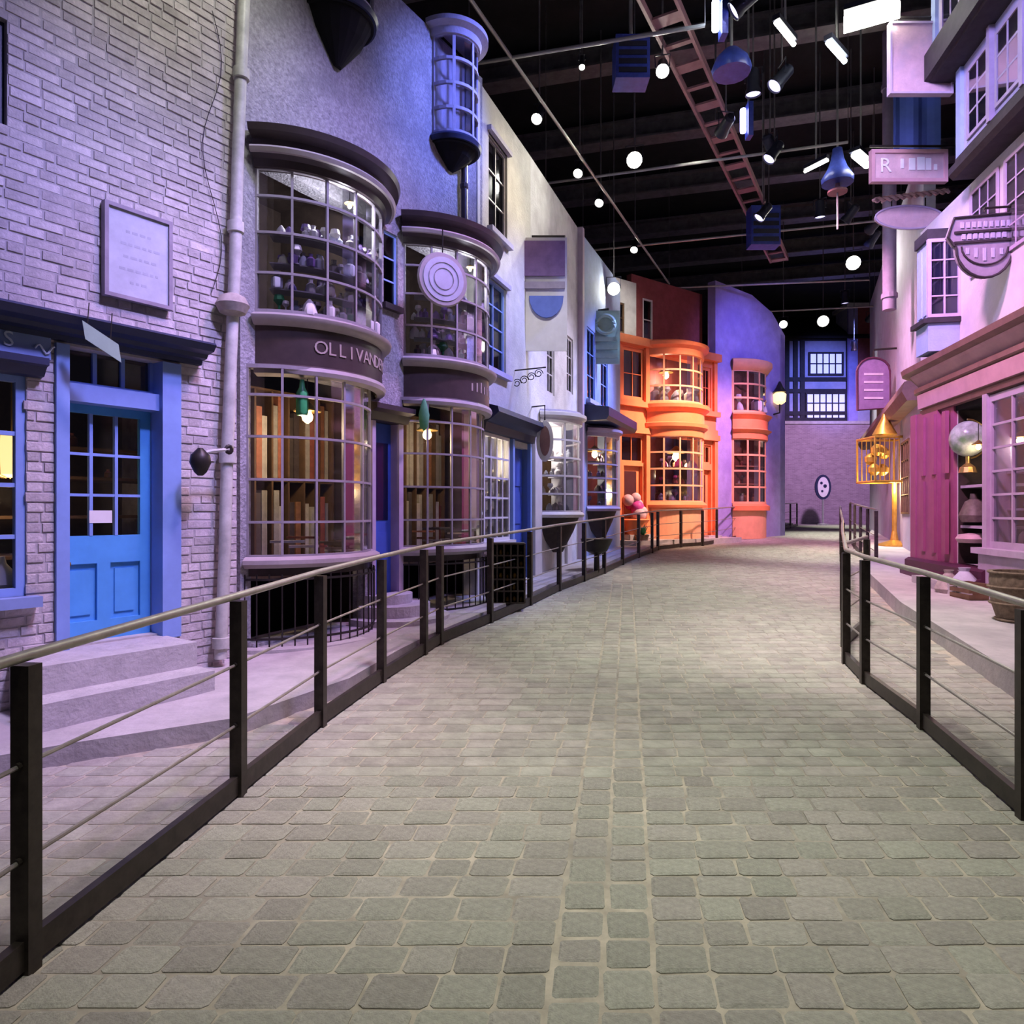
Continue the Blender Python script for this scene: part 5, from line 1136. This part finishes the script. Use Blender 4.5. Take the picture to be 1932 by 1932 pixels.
a, b = rigp(890, 2), rigp(1232, 492); scaff('grid_pipe', [a-(b-a)*.8, b+(b-a)*.2], 'long lighting pipe running along the left roofline', .03)
for (x0, y0, x1, y1, lb) in ((885, 122, 1330, 48, 'nearest lighting pipe crossing high over the street'), (1030, 346, 1600, 268, 'lighting pipe crossing behind the brightest flood lamp'), (1100, 474, 1700, 412, 'lighting pipe crossing below the red cable tray'), (1150, 548, 1640, 528, 'far lighting pipe crossing above the orange shop'), (1400, 590, 1650, 578, 'farthest lighting pipe above the timber house')):
    scaff('cross_pipe', [rigp(x0, y0), rigp(x1, y1)], lb, .03)
a, b = rigp(1308, 140, 9.6), rigp(1470, 490, 9.6)
tr = thing('cable_tray', a, 'reddish ladder cable tray running down the middle of the ceiling', 'cable tray')
d_ = (b-a).normalized(); sd_ = V(d_.y, -d_.x, 0)*.25
MB().bar(a-sd_-(b-a)*.6, b-sd_, .05, .14).build('side_rail', 'tray_red', tr); MB().bar(a+sd_-(b-a)*.6, b+sd_, .05, .14).build('side_rail', 'tray_red', tr)
for i in range(26):
    c = a-(b-a)*.6+(b-a)*1.6*i/25; MB().bar(c-sd_, c+sd_, .25 if i % 2 else .1, .04).build('rung', 'tray_red', tr)
for i in (3, 12, 22):
    c = a-(b-a)*.6+(b-a)*1.6*i/25; MB().tube([c, V(c.x, c.y, 12.995)], .02, 5).build('drop_rod', 'steel_dark', tr)
for (px, py, w, h, lb) in ((1190, 120, .55, .7, 'boxy dark dimmer unit hanging at the nearest crossing pipe'), (1440, 430, .75, 1.0, 'violet-lit equipment box hanging at the end of the cable tray')):
    p = rigp(px, py); t = thing('dimmer_box', p, lb, 'equipment'); MB().box(p.x-w/2, p.x+w/2, p.y-.2, p.y+.2, p.z-h/2, p.z+h/2).build('case', 'lamp_blue', t)
    for k in range(4): MB().box(p.x-w/2+.05, p.x+w/2-.05, p.y-.22, p.y-.2, p.z-h/2+.08+k*h/5, p.z-h/2+.08+k*h/5+h/9).build('louvre', 'lamp_body', t)
    MB().tube([p+V(0, 0, h/2), V(p.x, p.y, 12.995)], .03, 6).build('drop_rod', 'pipe_grey', t)
def stage(loc, target, label, lens='lens_white', col=(1, 1, 1), watts=0, ang=50, r=.13, L=.45, body='lamp_body', group=None, rad=.2, blend=.7, hang=True):
    loc = Vector(loc); t = thing('stage_lamp', loc, label, 'stage lamp', group); ax = (Vector(target)-loc).normalized()
    MB().lathe([(r*.5, -L), (r*.8, -L*.9), (r*.85, -L*.3), (r, -L*.2), (r*1.05, -.01), (r*1.0, -.01), (r*.92, -L*.12)], loc, 14, ax=ax).build('housing', body, t, smooth=True)
    MB().lathe([(0, -L*.12), (r*.9, -L*.12), (r*.9, -L*.08), (0, -L*.06)], loc, 14, ax=ax).build('lens', lens, t)
    x = ax.cross(V(0, 0, 1)); x = x.normalized() if x.length > .01 else V(1, 0, 0); m = loc-ax*L*.5
    MB().tube([m+x*r*1.05, m+x*r*1.15+V(0, 0, r*1.9), m-x*r*1.15+V(0, 0, r*1.9), m-x*r*1.05], .012, 5).build('yoke', body, t)
    if hang: MB().tube([m+V(0, 0, r*1.9), V(m.x, m.y, 12.995)], .016, 6).build('drop_rod', 'steel_dark', t)
    if watts: spot(loc+ax*.06, target, col, watts, ang, blend, rad, t)
    return t
CAMP = V(0, 0, 1.65)
def toward(p, k): return p+(CAMP-p).normalized()*k
# lamps seen in the picture
for i, (px, py, nm) in enumerate([(1012, 210, 'first'), (1090, 315, 'second'), (1130, 372, 'third'), (1196, 462, 'fourth')]):
    p = rigp(px, py)-V(0, 0, .15); stage(p, p+V(-.5, -1.2, -1.6), f'slim warm white spotlight, {nm} along the left roofline pipe', 'lens_white', r=.10, L=.5)
p = rigp(1197, 302); stage(p, toward(p, 3), 'dazzling flood lamp facing down the street from the crossing pipe', 'lens_flood', (1, .98, .84), 900, 100, r=.16, rad=.2)
p = rigp(1610, 496); stage(p, toward(p, 3), 'dazzling flood lamp near the lilac soil pipe', 'lens_flood', (1, .98, .9), 500, 100, r=.2, rad=.2)
p = at(1158, 545, 17.6); stage(p, toward(p, 3), 'white flood lamp before the cream gable', 'lens_flood', r=.16, L=.3)
p = rigp(1250, 135); stage(p, toward(p, 3)-V(0, 0, 1.2), 'round warm lamp beside the nearest crossing pipe', 'lens_white', r=.11)
p = rigp(1098, 128); stage(p, toward(p, 3)-V(0, 0, 3), 'small dark spotlight on the nearest crossing pipe', 'lens_white', r=.05)
for px, py, ln_, nm in ((1350, 30, 'lens_blue', 'upright blue white tube lamp beside the red tray'), (1402, 228, 'lens_violet', 'violet white tube lamp beside the cable tray')):
    p = rigp(px, py); t = thing('tube_lamp', p-V(0, 0, .3), nm, 'stage lamp')
    MB().lathe([(.05, -.22), (.055, -.2), (.055, .2), (.05, .22)], p, 10).build('tube', ln_, t); MB().box(p.x+.07, p.x+.16, p.y-.1, p.y+.1, p.z-.32, p.z+.32).build('housing', 'lamp_blue', t); MB().tube([p+V(.1, 0, .3), V(p.x+.1, p.y, 12.995)], .02, 6).build('drop_rod', 'pipe_grey', t)
def striplamp(p, q, label, lens, r=.05):
    t = thing('strip_lamp', (p+q)/2, label, 'stage lamp'); MB().tube([p, q], r, 8).build('tube', lens, t); MB().bar(p+V(0, 0, r+.05), q+V(0, 0, r+.05), r*3.2, .08).build('housing', 'lamp_body', t); m = (p+q)/2; MB().tube([m+V(0, 0, .1), V(m.x, m.y, 12.995)], .02, 6).build('drop_rod', 'pipe_grey', t)
striplamp(rigp(1592, 48), rigp(1698, 18), 'broad dazzling strip lamp at the top of the picture', 'lens_white', .11)
striplamp(rigp(1464, 42), rigp(1498, 84), 'slanting warm strip lamp between tray and signs', 'lens_white', .035)
striplamp(rigp(1562, 80), rigp(1594, 116), 'slanting blue white strip lamp over the blue lamp head', 'lens_blue', .04)
striplamp(rigp(1518, 324), rigp(1562, 302), 'thin warm strip lamp pointing at the blue lamp head', 'lens_white', .03)
striplamp(rigp(1612, 292), rigp(1636, 312), 'short yellow strip lamp beside the long pink sign', 'lens_white', .07)
p = rigp(1580, 318); t = thing('blue_lamp_head', p, 'cone shaped blue lamp head hanging from a long rod', 'stage lamp')
MB().lathe([(.32, -.32), (.33, -.22), (.2, .0), (.13, .2), (.1, .42)], p, 14).build('head', 'lamp_blue', t, smooth=True); MB().lathe([(.2, -.52), (.2, -.48), (.05, -.4), (.04, -.3)], p, 12).build('lower_plate', 'tray_red', t); MB().tube([p+V(0, 0, .4), V(p.x, p.y, 12.995)], .025, 6).build('drop_rod', 'pipe_grey', t); MB().tube([p+V(0, 0, -.5), p+V(0, 0, -1.3)], .02, 6).build('lower_rod', 'pipe_grey', t)
p = rigp(1380, 118); t = thing('blue_lamp_head', p, 'wide blue moving lamp head beside the red tray', 'stage lamp')
MB().lathe([(.3, -.18), (.32, -.1), (.26, .05), (.12, .2)], p, 14).build('head', 'lamp_blue', t, smooth=True); MB().tube([p+V(0, 0, .2), V(p.x, p.y, 12.995)], .025, 6).build('drop_rod', 'pipe_grey', t)
for px, py, r, lb in ((1553, 606, .2, 'small warm lamp far off under the farthest pipe'), (1478, 612, .14, 'tiny white lamp far off above the purple house'), (1672, 608, .12, 'small golden lamp before the russet house'), (1670, 640, .1, 'lower small golden lamp before the russet house')):
    p = at(px, py, 25 if px < 1600 else 22); stage(p, toward(p, 3), lb, 'lens_white', r=r)

# lamps of the rig that carry the set's colours
VIO, BLU, PNK, WRM, NEU, ORG_ = (.40, .29, 1.), (.20, .25, 1.), (1., .42, .80), (1., .82, .58), (1., 1., .89), (1, .60, .48)
G = 'coloured spotlights of the overhead grid'
def wash(loc, target, col, watts, ang=45, rad=.35, nm='spotlight'):
    stage(loc, target, nm, 'lens_gel', col, watts*1.9, ang, r=.13, group=G, rad=rad, blend=.9)
wash((.9, 3.2, 7.6), F1(-.5, 0, 2.1), (.45, .40, 1), 1150, 54, nm='violet spotlight washing the brick shop')
wash((1.2, 5.0, 8.2), F1(.8, .3, 1.5), (1, .5, .85), 560, 44, nm='pink spotlight on the brick beside the drain pipe')
wash((-.6, 4.3, 8.4), F1(.9, 0, 6.0), NEU, 230, 55, nm='white spotlight grazing the top of the brick wall')
wash((2.2, 5.6, 8.8), F2(1.3, 0, 4.4), (.44, .37, 1), 1150, 46, nm='violet spotlight on the first bow window')
wash((3.2, 8.4, 8.8), F2(2.2, .2, 3.2), PNK, 560, 36, nm='pink spotlight between the two bow windows')
wash((3.0, 8.0, 8.9), F2(3.2, 0, 7.0), BLU, 1300, 36, nm='blue spotlight on the narrow oriel')
wash((3.6, 9.0, 8.8), F2(3.6, .2, 3.2), (.44, .37, 1), 1000, 40, nm='violet spotlight on the clock bow window')
wash((4.4, 11.6, 8.8), F3(1.3, 0, 3.6), (.28, .32, 1), 1300, 46, nm='blue spotlight on the cream shop')
wash((3.2, 10.0, 8.9), F3(1.1, 0, 6.6), WRM, 420, 36, nm='warm spotlight on top of the cream wall')
wash((5.2, 14.0, 8.8), F4(1.6, 0, 3.0), (.74, .68, 1), 1150, 46, nm='white spotlight on the white shop')
wash((1.4, 6.8, 8.9), (.6, 12, 4.6), (1, .95, .95), 600, 22, nm='white spotlight on the tall hanging board')
wash((6.0, 16.8, 8.8), F5(1.6, 0, 4.0), (.26, .34, 1), 2600, 44, nm='blue spotlight on the blue shop')
wash((8.2, 17.0, 8.8), F6(2.0, 0, 3.2), ORG_, 4600, 44, nm='amber spotlight on the orange shop')
wash((9.6, 18.6, 8.8), F6(5.0, 0, 3.0), PNK, 2600, 46, nm='pink spotlight on the orange bay')
wash((9.2, 17.8, 8.9), F6(6.2, 0, 6.8), (.24, .21, 1), 780, 52, nm='violet spotlight on the purple house')
wash((14.5, 27, 9.5), (17, YF, 3.5), (.8, .48, 1), 2500, 64, nm='violet spotlight on the far brick wall')
wash((15.5, 30, 10), (16.5, YF, 8.5), BLU, 1600, 50, nm='blue spotlight on the timber house')
wash((1.6, 6.0, 8.8), FR(2.6, 0, 2.4), (1, .45, .8), 2300, 50, nm='pink spotlight on the maroon shop')
wash((2.4, 4.4, 8.6), FR(.2, .2, 6.4), (.42, .38, 1), 1150, 60, nm='violet spotlight on the jettied storeys')
wash((3.0, 7.2, 8.8), FR(3.2, .3, 6.5), (.72, .54, 1), 800, 46, nm='pink spotlight on the hanging signs')
wash((3.6, 9.0, 8.8), FR(2.4, .4, 5.0), VIO, 1100, 40, nm='violet spotlight on the lavender bay')
wash((5.4, 14.2, 9.0), (10.6, 19, 3.0), (1, .5, .75), 2600, 50, nm='pink spotlight on the brown house')
wash((4.0, 13.2, 8.9), F6(.5, -.5, 7.5), (1, .95, .85), 900, 22, nm='white spotlight on the cream gable')
wash((2.6, 6.2, 8.9), (4.6, 7.2, .3), (1, .80, .88), 1500, 46, nm='rosy spotlight on the pavement by the maroon shop')
wash((.1, 4.2, 8.9), (-2.1, 4.7, .3), (1, .76, .96), 800, 40, nm='rosy spotlight on the steps of the blue door')
# neutral work light straight down on the street
for k, (x, y, tx, ty, wt) in enumerate([(.4, 1.0, .4, 2.0, 680), (.9, 4.2, .9, 4.8, 760), (2.1, 8.0, 2.2, 8.6, 920), (4.2, 12.0, 4.4, 12.6, 1150), (7.6, 17, 8.0, 17.6, 1700), (11.6, 24, 12, 24.6, 2100), (15.4, 31, 16, 31.6, 1600)]):
    wash((x, y, 8.9), (tx, ty, zg(ty)), NEU, wt, 46, .5, nm='neutral downlight over the cobbled street, ' + ['above the camera', 'before the first fence bend', 'by the bow windows', 'by the white shop', 'by the orange shop', 'past the purple house', 'by the far brick wall'][k])
